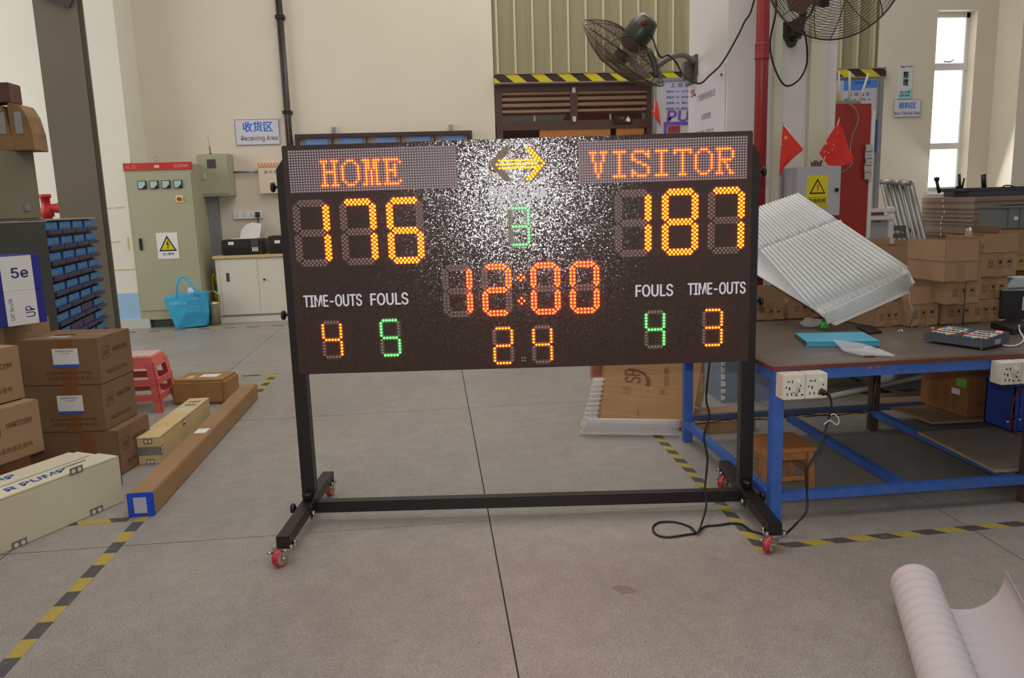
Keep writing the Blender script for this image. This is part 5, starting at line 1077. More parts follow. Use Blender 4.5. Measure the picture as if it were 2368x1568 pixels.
MB().obox(A0 + du_ * 1.02 + sd_ * .02 + Z * th_, du_ * .1, sd_ * .07, Z * .001).build('address_label', M_paper, tc_)
# second wooden crate, slim
sc_ = thing('slim_crate', 'slim pale wooden crate with metal clips on end, beside tube carton', 'crate', (-1.75, 5.0, 0))
A0 = Vector((-1.785, 4.62, 0)); du2 = Vector((.03, 1, 0)).normalized(); sd2 = Vector((du2.y, -du2.x, 0)); hh_ = .155; ww_ = .13
MB().obox(A0, du2 * .95, sd2 * ww_, Z * hh_).build('body', mat('crate_pale', (204, 178, 128), .7, noise=6, amt=.1), sc_, .003)
MB().obox(A0 + Z * hh_ - sd2 * .004, du2 * .95, sd2 * (ww_ + .006), Z * .008).build('lid_board', MATS['crate_pale'], sc_)
fe2 = Fr(A0, sd2, Z); fs2 = Fr(A0 + sd2 * ww_, du2, Z)
MB().obox(fe2.p(-.002, .055, .0), fe2.a * (ww_ + .004), Z * .05, fe2.n * .002).build('steel_band', M_steel, sc_)
clip(fe2, .04, .125, .05, .03, sc_); clip(fe2, .045, .0, .045, .03, sc_); clip(fs2, .4, .12, .05, .035, sc_); clip(fs2, .0, .055, .035, .05, sc_)
mb = MB(); f_ = Fr(A0 + Z * (hh_ + .009), sd2, du2); text(mb, f_, 'HM', .03, .82, .07, .04, .001, .05); text(mb, f_, 'SDIA', .03, .74, .08, .03, .001, .05); mb.build('lettering', mat('ink_smudge2', (96, 92, 84), .7), sc_)
MB().obox(A0 + du2 * .6 + sd2 * .03 + Z * (hh_ + .008), du2 * .09, sd2 * .07, Z * .001).build('paper_label', mat('label_grey', (196, 196, 190), .7), sc_)
# taped small carton
g = (Vector((-1.64, 6.02, 0)), Vector((.12, .99, 0)).normalized(), Vector((-.99, .12, 0)).normalized(), .32, .41, .19)
t, *_r = carton('taped_parcel', 'film-wrapped brown parcel behind the slim crate', g, mat('parcel_brown', (158, 118, 70), .6, noise=6, amt=.12, bump=.4, bscale=14), tape_=False, bev=.02)
MB().obox(g[0] + g[1] * .12 + g[2] * .1 + Z * .19, g[1] * .1, g[2] * .14, Z * .001).build('label', M_paper, t); MB().obox(g[0] + g[1] * .08 + g[2] * .28 + Z * .19, g[1] * .1, g[2] * .05, Z * .001).build('label', mat('label_tan', (200, 180, 140), .6), t)
# red plastic stool
rs = thing('red_stool', 'red plastic stool with pale slatted seat by the carton stack', 'stool', (-2.25, 6.05, 0))
rx, ry, hs = -2.25, 6.05, .42; rm = mat('plastic_red', (214, 98, 90), .5); 
def sq(hw, z, cx=rx, cy=ry): return [(cx - hw, cy - hw, z), (cx + hw, cy - hw, z), (cx + hw, cy + hw, z), (cx - hw, cy + hw, z)]
mb = MB()
for k in range(5): mb.box((rx - .12 + k * .05, ry - .12, hs - .012), (rx - .075 + k * .05, ry + .12, hs))
mb.build('seat_slats', mat('seat_pink', (224, 190, 180), .5), rs)
MB().add(sq(.135, hs - .012) + sq(.155, hs - .09) + sq(.145, hs - .09) + sq(.125, hs - .012), [(i, 4 + i, 4 + (i + 1) % 4, (i + 1) % 4) for i in range(4)] + [(8 + i, 12 + i, 12 + (i + 1) % 4, 8 + (i + 1) % 4) for i in range(4)] + [(0, 1, 2, 3), (4 + 0, 8 + 0, 8 + 1, 4 + 1), (5, 9, 10, 6), (6, 10, 11, 7), (7, 11, 8, 4)]).build('seat', rm, rs)
for (i, j) in ((-1, -1), (1, -1), (-1, 1), (1, 1)):
    b0 = Vector((rx + i * .2, ry + j * .2, 0)); t0 = Vector((rx + i * .152, ry + j * .152, hs - .05))
    for (ax_, ay_) in ((-i * .06, 0), (0, -j * .06)):
        MB().add([b0, b0 + Vector((ax_ * .8, ay_ * .8, 0)), t0 + Vector((ax_, ay_, 0)), t0] + [p_ + Vector((-i * .006 if ay_ else 0, -j * .006 if ax_ else 0, 0)) for p_ in (b0, b0 + Vector((ax_ * .8, ay_ * .8, 0)), t0 + Vector((ax_, ay_, 0)), t0)], [(0, 1, 2, 3), (7, 6, 5, 4), (0, 4, 5, 1), (1, 5, 6, 2), (2, 6, 7, 3), (3, 7, 4, 0)]).build('leg', rm, rs)
for s_ in (-1, 1):
    for z_ in (.2, .09):
        q_ = .152 + (.2 - .152) * (1 - z_ / (hs - .05))
        MB().box((rx - q_ + .01, ry + s_ * q_ - .004, z_), (rx + q_ - .01, ry + s_ * q_ + .004, z_ + .05)).box((rx + s_ * q_ - .004, ry - q_ + .01, z_), (rx + s_ * q_ + .004, ry + q_ - .01, z_ + .05)).build('stretcher', rm, rs)

# ------------------------------------------------------------------ things under / behind the table
bl = thing('flat_carton_bundle', 'film-wrapped flat brown carton printed SF leaning behind the table', 'carton', (1.3, 4.8, 0))
cA, cB = P(1390, 977, 2, .03), Vector((1.62, 4.62, .03)); 
V_ = [P(1388, 978, 1, 4.72), P(1600, 992, 1, 4.62), P(1630, 840, 1, 4.95), P(1405, 838, 1, 5.05)]
V_[3] = P(1408, 790, 1, 5.12); _n = (V_[1] - V_[0]).cross(V_[3] - V_[0]).normalized()
_r = FW + RT * ((1634 - 1184) / F) - UP * ((790 - 784) / F); _o = Vector((0, 0, H0)); V_[2] = _o + _r * ((V_[0] - _o).dot(_n) / _r.dot(_n))
bkv = Vector((0, .10, 0))
MB().prism(V_, bkv).build('panel', mat('sf_card', (152, 110, 64), .65, noise=5, amt=.1), bl, .006)
fa = (V_[1] - V_[0]).normalized(); fb2 = (V_[3] - V_[0]); fb2 = (fb2 - fa * fb2.dot(fa)).normalized(); fS = Fr(V_[0], fa, fb2)
def onp(px, py):
    """local coordinates on the leaning panel of a pixel"""
    r_ = FW + RT * ((px - 1184) / F) - UP * ((py - 784) / F); o = Vector((0, 0, H0)); t_ = (fS.O - o).dot(fS.n) / r_.dot(fS.n); p_ = o + r_ * t_ - fS.O
    return p_.dot(fS.a), p_.dot(fS.b)
sfm = mat('sf_ink', (92, 58, 34), .7); mb = MB()
x_, y_ = onp(1444, 884); x2_, y2_ = onp(1482, 858); text(mb, fS, 'SF', x_, y_, x2_ - x_, y2_ - y_, .004, .06, turn=90)
def arc(c0_, r_, t0_, t1_, wd_):
    pts_ = [(c0_[0] + math.cos(t) * r_, c0_[1] + math.sin(t) * r_ * .8) for t in [t0_ + (t1_ - t0_) * i / 8 for i in range(9)]]; pi_ = [(c0_[0] + math.cos(t) * (r_ - wd_), c0_[1] + math.sin(t) * (r_ - wd_) * .8) for t in [t1_ - (t1_ - t0_) * i / 8 for i in range(9)]]
    poly(mb, fS, pts_ + pi_, .005)
cS = onp(1462, 880); arc(cS, .112, .45, 1.9, .014); arc(cS, .118, -.4, .36, .026)
x_, y_ = onp(1536, 893); 
text(mb, fS, '收件方 8888', x_, y_, .02, .14, .004, .02, turn=90); x_, y_ = onp(1544, 893); text(mb, fS, 'EXPRESS SERVICE', x_, y_, .008, .15, .004, turn=90)
x_, y_ = onp(1473, 980); text(mb, fS, '请勿重压 轻拿轻放', x_, y_, .012, .1, .004, turn=90); x_, y_ = onp(1440, 908); outline(mb, fS, x_, y_, .05, .045, .0015, .004); text(mb, fS, '⇑⇑', x_ + .012, y_ + .01, .025, .025, .004)
x_, y_ = onp(1525, 912); outline(mb, fS, x_, y_, .045, .04, .0015, .004); text(mb, fS, '易碎', x_ + .012, y_ + .008, .02, .025, .004)
mb.build('lettering', sfm, bl)
mb = MB()
for k in range(14):
    z_ = random.uniform(.1, .95); z2 = z_ - .06; mb.tube([V_[0].lerp(V_[3], z_) + Vector((0, -.006, 0)), V_[1].lerp(V_[2], max(.02, z2 * .9)) + Vector((0, -.006, 0))], .0007, 4)
stuff(mb.build('film_creases', mat('film_crease', (230, 220, 190), .15, alpha=.5, spec=.8), bl))
# side roll of wrapped film at right of it
MB().prism([P(1592, 935, 1, 5.0), P(1622, 945, 1, 5.0), P(1630, 900, 1, 5.05), P(1628, 800, 1, 5.1), P(1588, 800, 1, 5.1)], (0, .06, 0)).build('wrapped_edge', mat('wrapped_edge', (170, 146, 106), .3, noise=20, amt=.2, bump=.6, bscale=40), bl)
a_ = P(1603, 866, 1, 4.97); MB().box((a_.x, 4.965, a_.z - .035), (a_.x + .05, 4.975, a_.z)).build('red_sticker', stripes('red_sticker', (1, 0, 0), .012, (226, 190, 30), (210, 50, 30)), bl)
# air column sheets under it
ac = thing('air_column_sheets', 'stack of clear air column packing sheets beneath the SF carton', 'packing film', (1.15, 4.75, 0))
am = mat('air_film', (226, 222, 222), .12, alpha=.42, spec=.8, bump=.5, bscale=50)
for k in range(6):
    z_ = .018 + k * .017; y0_ = 4.63 - k * .004
    a_ = Vector((.86 + k * .008, y0_ + .04, z_)); b__ = Vector((1.45, y0_ - .13 + .03, z_)); MB().tube([a_, a_.lerp(b__, .35) + Vector((0, 0, .002)), a_.lerp(b__, .7), b__], .0125, 8, smoothpts=2).build('air_tube', am, ac)
mb = MB(); 
lf_ = [(1343, 985), (1352, 955), (1362, 925), (1368, 900), (1372, 875)]
vs = [P(x, y, 1, 4.8 + i * .04) for i, (x, y) in enumerate(lf_)]; rt_ = [P(1400 + i * 2, y - 2, 1, 4.82 + i * .04) for i, (x, y) in enumerate(lf_)]
mb.add(vs + rt_, [(i, 5 + i, 6 + i, i + 1) for i in range(4)]); mb.add([v + Vector((0, .02, 0)) for v in vs + rt_], [(i, i + 1, 6 + i, 5 + i) for i in range(4)]); mb.build('film_sheet', mat('film_sheet', (210, 204, 198), .2, bump=1, bscale=45, alpha=.75), ac)
for k in range(10):
    i = k * .4; a_ = P(1345 + k * 3, 978 - k * 11, 1, 4.79 + k * .016); b__ = P(1402 + k, 976 - k * 11, 1, 4.8 + k * .016); MB().tube([a_, a_.lerp(b__, .5) + Vector((0, -.006, 0)), b__], .009, 6, smoothpts=2).build('air_tube', am, ac)
tag(MB().obox(P(1370, 878, 1, 5.2), (.09, 0, 0), (0, .08, 0), (0, 0, .2)).build('pink_carton', mat('pink_card', (190, 128, 96), .8)), 'small plain carton edge standing left of the SF carton', 'box')
tag(MB().box((1.5, 4.55, 0), (1.95, 4.9, .07)).build('flat_carton', M_card, None, .003), 'flat brown carton lying on floor behind left table leg', 'box')
# chipboards on rails
chip = mat('chipboard', (134, 110, 90), .7, noise=5, amt=.15); chg = mat('plywood_grey', (146, 136, 124), .7, noise=3, amt=.12, stretch=(1, 5, 1))
tp = thing('plywood_shelf', 'grey plywood sheet lying loose on the lower rails, nearer one', 'board', (2.9, 3.6, .134))
MB().prism([(2.575, 3.27, .134), (3.8, 3.24, .134), (3.8, 3.86, .134), (2.6, 3.9, .134)], (0, 0, .014)).build('sheet', chg, tp)
MB().prism([(2.572, 3.267, .134), (3.8, 3.237, .134), (3.8, 3.24, .134), (2.575, 3.27, .134)], (0, 0, .013)).prism([(2.572, 3.267, .134), (2.575, 3.27, .134), (2.6, 3.9, .134), (2.597, 3.9, .134)], (0, 0, .013)).build('cut_edge', mat('cut_edge', (184, 146, 98), .7, noise=30, amt=.2), tp)
tp = thing('chipboard_shelf', 'brown chipboard sheet under the large carton below the table', 'board', (3.2, 4.3, .134))
MB().prism([(2.78, 4.05, .134), (3.8, 4.03, .134), (3.8, 4.60, .134), (2.72, 4.62, .134)], (0, 0, .012)).build('sheet', mat('chipboard_b', (156, 124, 98), .7, noise=5, amt=.15), tp)
# carton 201
N = Vector((3.02, 4.09, .148)); u = Vector((.985, .17, 0)).normalized(); wv = Vector((-u.y, u.x, 0))
t, fR, fL, Lu, Lw, h = carton('large_carton', 'large brown carton with red marks on the shelf under table', (N, u, wv, .48, .36, .30), mat('card_201', (146, 98, 56), .75, noise=4, amt=.1), tape_=False)
mb = MB(); text(mb, fL, 'E3S', .12, .24, .09, .03, .002, .04)
for i in range(7): text(mb, fL, 'ITEM NO', .07, .14 - i * .018, .07, .009, .002); text(mb, fL, '5.2', .19, .14 - i * .018, .03, .009, .002); text(mb, fL, 'CM', .25, .14 - i * .018, .03, .009, .002)
text(mb, fR, 'MADE IN CHINA', .07, .06, .1, .02, .002); outline(mb, fR, .16, .13, .18, .07, .002); mb.build('lettering', M_print, t)
mb = MB(); outline(mb, fL, .04, .17, .2, .05, .002, .002); text(mb, fL, '☂ ⇑ ☂ ⇑', .06, .18, .16, .03, .002, .02); rect(mb, fR, .12, .22, .075, .04, .002); mb.build('red_mark', mat('ink_red', (190, 60, 40), .7), t)
MB().obox(fL.p(.27, .17, .001), fL.a * .07, Z * .05, fL.n * .001).build('green_label', mat('label_green', (120, 190, 60), .6), t); MB().obox(fL.p(.24, .12, .002), fL.a * .06, Z * .035, fL.n * .001).build('white_label', M_paper, t)
flap(t, N + wv * .36 + Z * .3, -wv * .36, (u * .1 + Z * .16), mat('card_201', (0, 0, 0)))
mb = MB(); f_ = Fr(N + Z * .34 + u * .02 + wv * .25, -wv, (u * .1 + Z * .16)); text(mb, f_, '201', .1, .02, .08, .04, -.002, .03); text(mb, f_, '201', .1, .02, .08, .04, .006, .03); mb.build('lettering', M_txtblk, t)
# blue plastic crate, right edge
bc = thing('blue_crate', 'blue plastic crate on plywood sheet at right edge under table', 'crate', (2.95, 3.55, .15))
a_ = P(2340, 1000, 2, .15); X0 = a_.x; Y0_ = a_.y
MB().box((X0, Y0_, .149), (X0 + .32, Y0_ + .22, .155)).box((X0, Y0_, .15), (X0 + .006, Y0_ + .22, .42)).box((X0, Y0_, .15), (X0 + .32, Y0_ + .006, .42)).box((X0 + .31, Y0_, .15), (X0 + .32, Y0_ + .22, .42)).box((X0, Y0_ + .21, .15), (X0 + .32, Y0_ + .22, .42)).build('body', mat('crate_blue', (44, 74, 170), .45), bc)
MB().box((X0 - .008, Y0_ - .008, .405), (X0 + .33, Y0_ + .228, .425)).build('rim', MATS['crate_blue'], bc); 
for k in range(4): MB().box((X0 + .03 + k * .07, Y0_ - .006, .16), (X0 + .036 + k * .07, Y0_, .4)).build('rib', MATS['crate_blue'], bc)
rw = thing('red_wires', 'bunch of thin red wires with white connectors hanging over blue crate', 'wires', (X0, Y0_ - .03, .15))
for k in range(5):
    ex_ = [(2338, 1008), (2346, 1012), (2352, 1016), (2330, 975), (2358, 970)][k]
    pts = [P(2368, 893 + k, 1, Y0_ - .03), P(2352, 905 + k * 2, 1, Y0_ - .03), P(2342, 935 + k * 2, 1, Y0_ - .035), P(2336 + k * 2, 965, 1, Y0_ - .035), P(ex_[0] - 2, ex_[1] - 12, 1, Y0_ - .04), P(ex_[0], ex_[1] - 2, 1, Y0_ - .04)]
    MB().tube(pts, .002, 5, smoothpts=4).build('wire', mat('wire_dark_red', (120, 24, 40), .4), rw)
    q = P(*ex_, 1, Y0_ - .04); MB().box(q - Vector((.004, .004, .005)), q + Vector((.004, .004, .005))).build('connector', M_paper, rw)
# bucket and pipe on the floor behind
wbk = thing('white_bucket', 'round white plastic bucket on the floor behind the table', 'bucket', (3.86, 5.85, 0))
MB().lathe((3.86, 5.87, 0), (0, 0, 1), [(.001, 0), (.135, 0), (.14, .01), (.16, .34), (.165, .34), (.165, .36), (.15, .36), (.13, .02), (.001, .02)], 28).build('body', mat('bucket_white', (186, 182, 176), .5), wbk)
MB().lathe((3.86, 5.87, .12), (0, 0, 1), [(.149, 0), (.154, .003), (.154, .01), (.15, .013)], 28).build('band', MATS['bucket_white'], wbk)
tag(MB().cyl(P(1920, 917, 2, .02), P(2142, 869, 2, .02), .02, 12).build('pvc_pipe', mat('pvc', (186, 184, 170), .5)), 'grey-white PVC pipe lying on floor behind the table', 'pipe')
tag(MB().box((2.80, 5.6, 0.001), (2.93, 5.75, .42)).build('red_carton', mat('maroon', (120, 34, 44), .6)), 'dark red box with blue base seen behind the left socket', 'box')

# ------------------------------------------------------------------ things on the table
GT = 'open cartons on the work table'
def tcarton(label, X, Y, z, yaw, wdt, dep, h, flaps=(), sym=True, flip=False, m=None, symx=None, grp=GT, tape_=True):
    """X,Y near-left bottom corner of the front face; front face runs along direction yaw"""
    u = Vector((math.cos(yaw), math.sin(yaw), 0)); wv = Vector((-u.y, u.x, 0)); N = Vector((X, Y, z))
    t, fR, fL, Lu, Lw, h = carton('packing_carton', label, (N, u, wv, wdt, dep, h), m or M_card, grp, True, tape_=tape_)
    if sym:
        mb = MB(); s = min(.052, h * .36); tot = s * .75 * 3 + .018 * 2; symbols(mb, fR, (Lu - tot) * (.62 if symx is None else symx), h * .36, s, .018, flip); mb.build('handling_marks', M_print, t)
    e = .1
    for f_, tilt, hh in flaps:
        v_ = Z * math.cos(tilt) * hh
        if f_ == 'F': flap(t, N + Z * h, u * Lu, v_ - wv * math.sin(tilt) * hh)
        if f_ == 'B': flap(t, N + wv * Lw + Z * h, u * Lu, v_ + wv * math.sin(tilt) * hh)
        if f_ == 'L': flap(t, N + wv * Lw + Z * h, -wv * Lw, v_ - u * math.sin(tilt) * hh)
        if f_ == 'R': flap(t, N + u * Lu + Z * h, wv * Lw, v_ + u * math.sin(tilt) * hh)
        if f_ == 'C': MB().obox(N + u * .004 + wv * .004 + Z * (h + .001), u * (Lu - .008), wv * (Lw - .008), Z * .004).build('closed_flap', M_card, t)
    return t
def tp(px, py, z): q_ = P(px, py, 2, z); return q_.x, q_.y
z1 = TZ + .0015
# front row (left to right)
X, Y = tp(1752, 740, z1); tcarton('upside-down printed carton leftmost on table beside the scoreboard post', X - .02, Y - .02, z1, -.03, .165, .2, .105, [('F', .05, .105), ('B', 0, .08)], flip=True, symx=.7)
X, Y = tp(1822, 738, z1); tcarton('carton second from left on table, half hidden by air film', X, Y, z1, -.05, .25, .2, .11, [('F', .1, .07), ('B', 0, .1)], symx=.3)
X, Y = tp(2032, 760, z1); tcarton('open carton under right corner of the big film sheet', X + .0, Y + .03, z1, .18, .165, .3, .105, [], symx=.5)
X, Y = tp(2100, 757, z1); tcarton('open carton with front flap raised, right of the film sheet', X, Y, z1, .10, .18, .3, .125, [('F', -.1, .09), ('R', .1, .07)], symx=.5)
X, Y = tp(2177, 752, z1); tcarton('bottom carton of the left three-high stack, behind the console aerial', X, Y, z1, .13, .20, .28, .118, [('C', 0, 0)], symx=.6)
X2, Y2 = tp(2185, 706, z1 + .124); tcarton('second carton of left stack with front flap up', X2, Y2, z1 + .124, .06, .20, .28, .12, [('C', 0, 0), ('F', .02, .09)], symx=.6)
X3, Y3 = tp(2197, 656, z1 + .248); tcarton('open carton on top of the left stack with front and side flaps raised', X3, Y3 + .05, z1 + .248, .06, .19, .30, .11, [('B', .1, .1), ('F', -.05, .11), ('L', .02, .11)], sym=False)
X, Y = tp(2252, 748, z1); tcarton('bottom carton of the right three-high stack beside black box', X, Y + .02, z1, .04, .165, .28, .118, [('C', 0, 0)], symx=.5)
tcarton('middle carton of the right three-high stack', X + .025, Y + .03, z1 + .124, .03, .185, .28, .118, [('C', 0, 0)], symx=.6)
tcarton('top carton of the right stack with its front flap standing up', X + .04, Y + .02, z1 + .248, .03, .205, .28, .135, [('F', -.05, .10), ('L', .2, .09)], symx=.55)
# rear row
X, Y = tp(2040, 700, z1); 
tcarton('rear open carton seen over the film sheet, flaps out', 2.72, 4.42, z1 - .0, .02, .35, .0 + .3, .30, [('F', .05, .12), ('B', .1, .1)], sym=False, grp='rear cartons behind the work table') if 0 else None
def rearbox(label, px0, px1, ptop, pbot, Y, flaps, m=None, sym=False, dep=.3):
    a_ = P(px0, ptop, 1, Y); b_ = P(px1, pbot, 1, Y); tcarton(label, a_.x, Y, b_.z, 0, b_.x - a_.x, dep, a_.z - b_.z, flaps, sym, m=m, grp='rear cartons behind the work table', tape_=False, symx=.3)
shelf = thing('rear_bench', 'low bench behind the work table carrying the rear cartons', 'bench', (4.0, 5.2, 0))
MB().box((2.8, 4.75, .68), (4.6, 6.1, .72)).build('top', M_card2, shelf)
for x, y in ((2.9, 4.8), (4.5, 4.8), (2.9, 6.0), (4.5, 6.0)): MB().box((x, y, .45), (x + .05, y + .05, .68)).build('leg', M_steel, shelf)
MB().box((2.85, 4.8, .43), (4.6, 6.08, .45)).build('shelf', M_steel, shelf)
mc2 = mat('card_yellowish', (158, 132, 80), .85, noise=5, amt=.06)
rearbox('left rear open carton above the film sheet corner', 2022, 2112, 572, 690, 4.78, [('B', .1, .04), ('L', .3, .05)])
rearbox('wide rear open carton behind the stacked cartons', 2125, 2260, 580, 690, 5.16, [('B', -.0, .06), ('R', .4, .08)])
rearbox('yellowish rear open carton at right edge', 2302, 2420, 590, 625, 4.78, [('F', .1, .16)], m=mc2, sym=True)
rearbox('brown rear carton below the grey plastic bin', 2315, 2440, 538, 600, 5.2, [('L', .2, .05)])
# big sheet of air column film
fm = thing('air_film_sheet', 'big tilted sheet of clear air column packing film on the table', 'packing film', tuple(P(1935, 752, 1, 4.0)))
afm = mat('air_film_big', (242, 244, 240), .25, alpha=.66, spec=.7, bump=.3, bscale=30)
TL, TR, BR, BL = P(1745, 480, 1, 4.3), P(1842, 446, 1, 4.3), P(2100, 622, 1, 4.0), P(1900, 722, 1, 3.9)
TL = P(1700, 505, 1, 4.3); BL0 = P(1745, 618, 1, 4.2)
n_ = 22
for k in range(n_):
    f_ = k / (n_ - 1); a_ = P(1842 - f_ * 150, 448 + f_ * 52, 1, 4.28 + .0 * f_); b__ = P(2097 - f_ * 218, 620 + f_ * 92, 1, 3.98 - .04 * f_)
    mid = [a_.lerp(b__, s_) for s_ in (0, .33, .37, .41, .7, 1)]; mid[2] += Vector((0, .004, -.002))
    MB().tube([m_ + Vector((0, .002 * math.sin(k * 2 + i), 0)) for i, m_ in enumerate(mid)], .009, 8, smoothpts=2).build('air_tube', afm, fm)
fs = mat('foam_sheet', (232, 232, 230), .45, bump=.3, bscale=22, alpha=.95)
MB().prism([P(1878, 712, 1, 3.95), P(2096, 618, 1, 4.02), P(2118, 655, 1, 4.0), P(2100, 662, 1, 4.0), P(2118, 672, 1, 4.0), P(1932, 754, 1, 3.93)], (0, .03, 0)).build('folded_end', fs, fm, .004)
MB().prism([P(1690, 512, 1, 4.33), P(1842, 450, 1, 4.33), P(2095, 622, 1, 4.06), P(1880, 715, 1, 4.0), P(1700, 605, 1, 4.2)], (0, .02, 0)).build('back_layer', fs, fm, .003)
for k in range(16):
    f_ = k / 15; a_ = P(1892 + f_ * 205, 716 - f_ * 92, 1, 3.925 + .08 * f_); q_ = P(1898 + f_ * 208, 728 - f_ * 92, 1, 3.92 + .08 * f_); MB().tube([a_, q_], .0045, 6).build('seal_crimp', afm, fm)
for k in range(18):
    f_ = k / 17; a_ = P(1757 + f_ * 185, 597 - f_ * 88, 1, 4.16 + .0 * f_); MB().tube([a_, a_ + Vector((.012, -.003, -.012))], .004, 5).build('seal_crimp', afm, fm)
for k in range(8):
    f_ = k / 7; a_ = P(1905 + f_ * 8, 726 + f_ * 22, 1, 3.92); b__ = P(2100 + f_ * 10, 632 + f_ * 28, 1, 4.0 - .004); MB().tube([a_, a_.lerp(b__, .5) + Vector((0, -.004, 0)), b__], .005, 5).build('fold_line', afm, fm)
# console
co = thing('control_console', 'grey scoreboard control console with coloured keys and red readout', 'console', tuple(P(2250, 790, 2, TZ)))
zc0 = TZ + .012; Nb = P(2273, 806, 2, zc0); Lb = P(2162, 787, 2, zc0); Rb = P(2333, 797, 2, zc0)
Rb = P(2334, 793, 2, zc0); eu = (Rb - Nb); LU = .25; eu.normalize(); ew = Vector((-eu.y, eu.x, 0)); LW = .285
# front-left long side ew, right side eu
LU = (Rb - Nb).length; LU = max(LU, .2)
hF, hB_ = .032, .05
cg = mat('console_grey', (78, 80, 92), .45)
A_ = Nb; B_ = Nb + eu * LU; Cc = B_ + ew * LW; D_ = Nb + ew * LW
mb = MB().add([A_, B_, Cc, D_, A_ + Z * hF, B_ + Z * hB_, Cc + Z * hB_, D_ + Z * hF], [(0, 3, 2, 1), (4, 5, 6, 7), (0, 1, 5, 4), (1, 2, 6, 5), (2, 3, 7, 6), (3, 0, 4, 7)]); mb.build('body', cg, co, .002)
ft = Fr(D_ + Z * (hF + .001), -ew, (B_ - A_) + Z * (hB_ - hF)); LV = math.hypot(LU, hB_ - hF)
MB().obox(ft.p(.004, .004, .0), ft.a * (LW - .008), ft.b * (LV - .008), ft.n * .002).build('face_plate', mat('face_plate', (66, 68, 76), .4), co)
for (x, y, w_, h_) in ((.01, .03, .11, LV - .075), (.165, .03, .11, LV - .075)): MB().obox(ft.p(x, y, .002), ft.a * w_, ft.b * h_, ft.n * .001).build('key_field', mat('key_field', (200, 202, 200), .5), co)
kc = [(60, 90, 60), (170, 50, 50), (200, 190, 40), (50, 110, 190), (90, 110, 90), (60, 60, 60)]
for i in range(13):
    for j in range(4):
        if i in (5, 7) and j > 1: continue
        if i == 6 and j in (0,): continue
        c_ = kc[(i * 5 + j * 7 + (i * j) % 3) % 6]; m_ = mat('key_%02d' % ((i * 5 + j * 7 + (i * j) % 3) % 6), c_, .5)
        MB().obox(ft.p(.012 + i * .0207, .016 + j * (LV - .06) / 4 + .004, .003), ft.a * .013, ft.b * .018, ft.n * .003).build('key', m_, co)
MB().obox(ft.p(LW - .05, LV - .03, .003), ft.a * .028, ft.b * .012, ft.n * .002).build('readout', emis('readout_red', (3.0, .25, .2), 1), co)
f_ = Fr(A_, eu, Z); MB().obox(f_.p(LU * .42, .008, .0008), f_.a * .05, Z * .022, f_.n * .0006).build('spec_label', mat('label_lilac2', (160, 160, 172), .6), co)
for p_ in (A_ + eu * .015 + ew * .015, B_ + ew * .02 - eu * .02, D_ - ew * .02 + eu * .02, Cc - eu * .02 - ew * .02): MB().cyl((p_.x, p_.y, TZ + .001), (p_.x, p_.y, zc0), .004, 8).build('foot', M_chrome, co)
an = thing('magnetic_aerial', 'black whip aerial on round magnetic base behind the console', 'aerial', tuple(P(2225, 750, 2, TZ + .05)))
ab = P(2226, 752, 1, 3.62); MB().lathe((ab.x, ab.y, TZ + .002), (0, 0, 1), [(.001, 0), (.02, 0), (.02, .006), (.008, .014), (.005, .03), (.004, ab.z - TZ + .04), (.003, ab.z - TZ + .1), (.0025, ab.z - TZ + .105), (.0012, ab.z - TZ + .2), (.002, ab.z - TZ + .205), (.001, ab.z - TZ + .215)], 12).build('whip', M_blk, an)
# phone, blue folder, bags
ph_ = thing('mobile_phone', 'black mobile phone lying on table between folder and cartons', 'phone', tuple(P(2010, 768, 2, TZ)))
a_, b_, c_ = P(1982, 757, 2, z1), P(2012, 772, 2, z1), P(2038, 770, 2, z1); MB().prism([P(1980, 758, 2, z1), P(2008, 774, 2, z1), P(2040, 770, 2, z1), P(2010, 755, 2, z1)], (0, 0, .009)).build('body', M_blk, ph_, .002)
bfld = thing('blue_folder', 'light blue flat metal tray lying at front of table', 'tray', tuple(P(1940, 795, 2, TZ)))
lb_m = mat('tray_blue', (74, 160, 190), .4)
q1_, q2_, q3_, q4_ = P(1866, 802, 2, z1), P(2034, 800, 2, z1), P(1995, 778, 2, z1), P(1838, 781, 2, z1)
MB().prism([q1_ + Z * .02, q2_ + Z * .02, q3_ + Z * .02, q4_ + Z * .02], Z * .004).build('top', lb_m, bfld); MB().prism([q1_, q2_, q2_ + Z * .022, q1_ + Z * .022], (0, .003, 0)).build('front_lip', lb_m, bfld)
MB().prism([q1_, q1_ + Z * .022, q4_ + Z * .022, q4_], (.003, 0, 0)).build('side_lip', mat('tray_dark', (60, 70, 80), .5), bfld)
a_ = P(2000, 796, 1, q1_.y - .004); MB().box((a_.x - .03, q1_.y - .006, TZ + .004), (a_.x + .03, q1_.y - .001, TZ + .02)).build('tape_piece', mat('old_tape2', (170, 160, 130), .5), bfld)
fbm = mat('bag_film', (225, 228, 228), .12, alpha=.33, spec=.8, bump=1, bscale=50)
pb_ = thing('clear_bag', 'crumpled clear plastic bag lying over the blue tray at table front', 'bag', tuple(P(1990, 815, 2, TZ)))
A1_ = [P(1926, 788, 2, z1 + .028), P(1950, 812, 2, z1 + .012), P(1990, 822, 2, z1 + .008), P(2070, 824, 2, z1 + .004), P(2030, 808, 2, z1 + .026), P(1990, 796, 2, z1 + .03)]
MB().prism(A1_, (0, 0, .006)).build('bag_sheet', fbm, pb_); MB().tube([P(2000, 812, 2, z1 + .02), P(2030, 816, 2, z1 + .014), P(2068, 822, 2, z1 + .006)], .005, 6, smoothpts=2).build('bag_fold', fbm, pb_)
MB().cyl(P(2000, 823, 2, z1 + .004), P(2022, 822, 2, z1 + .004), .005, 8).build('red_print', mat('bag_red', (150, 40, 50), .5), pb_)
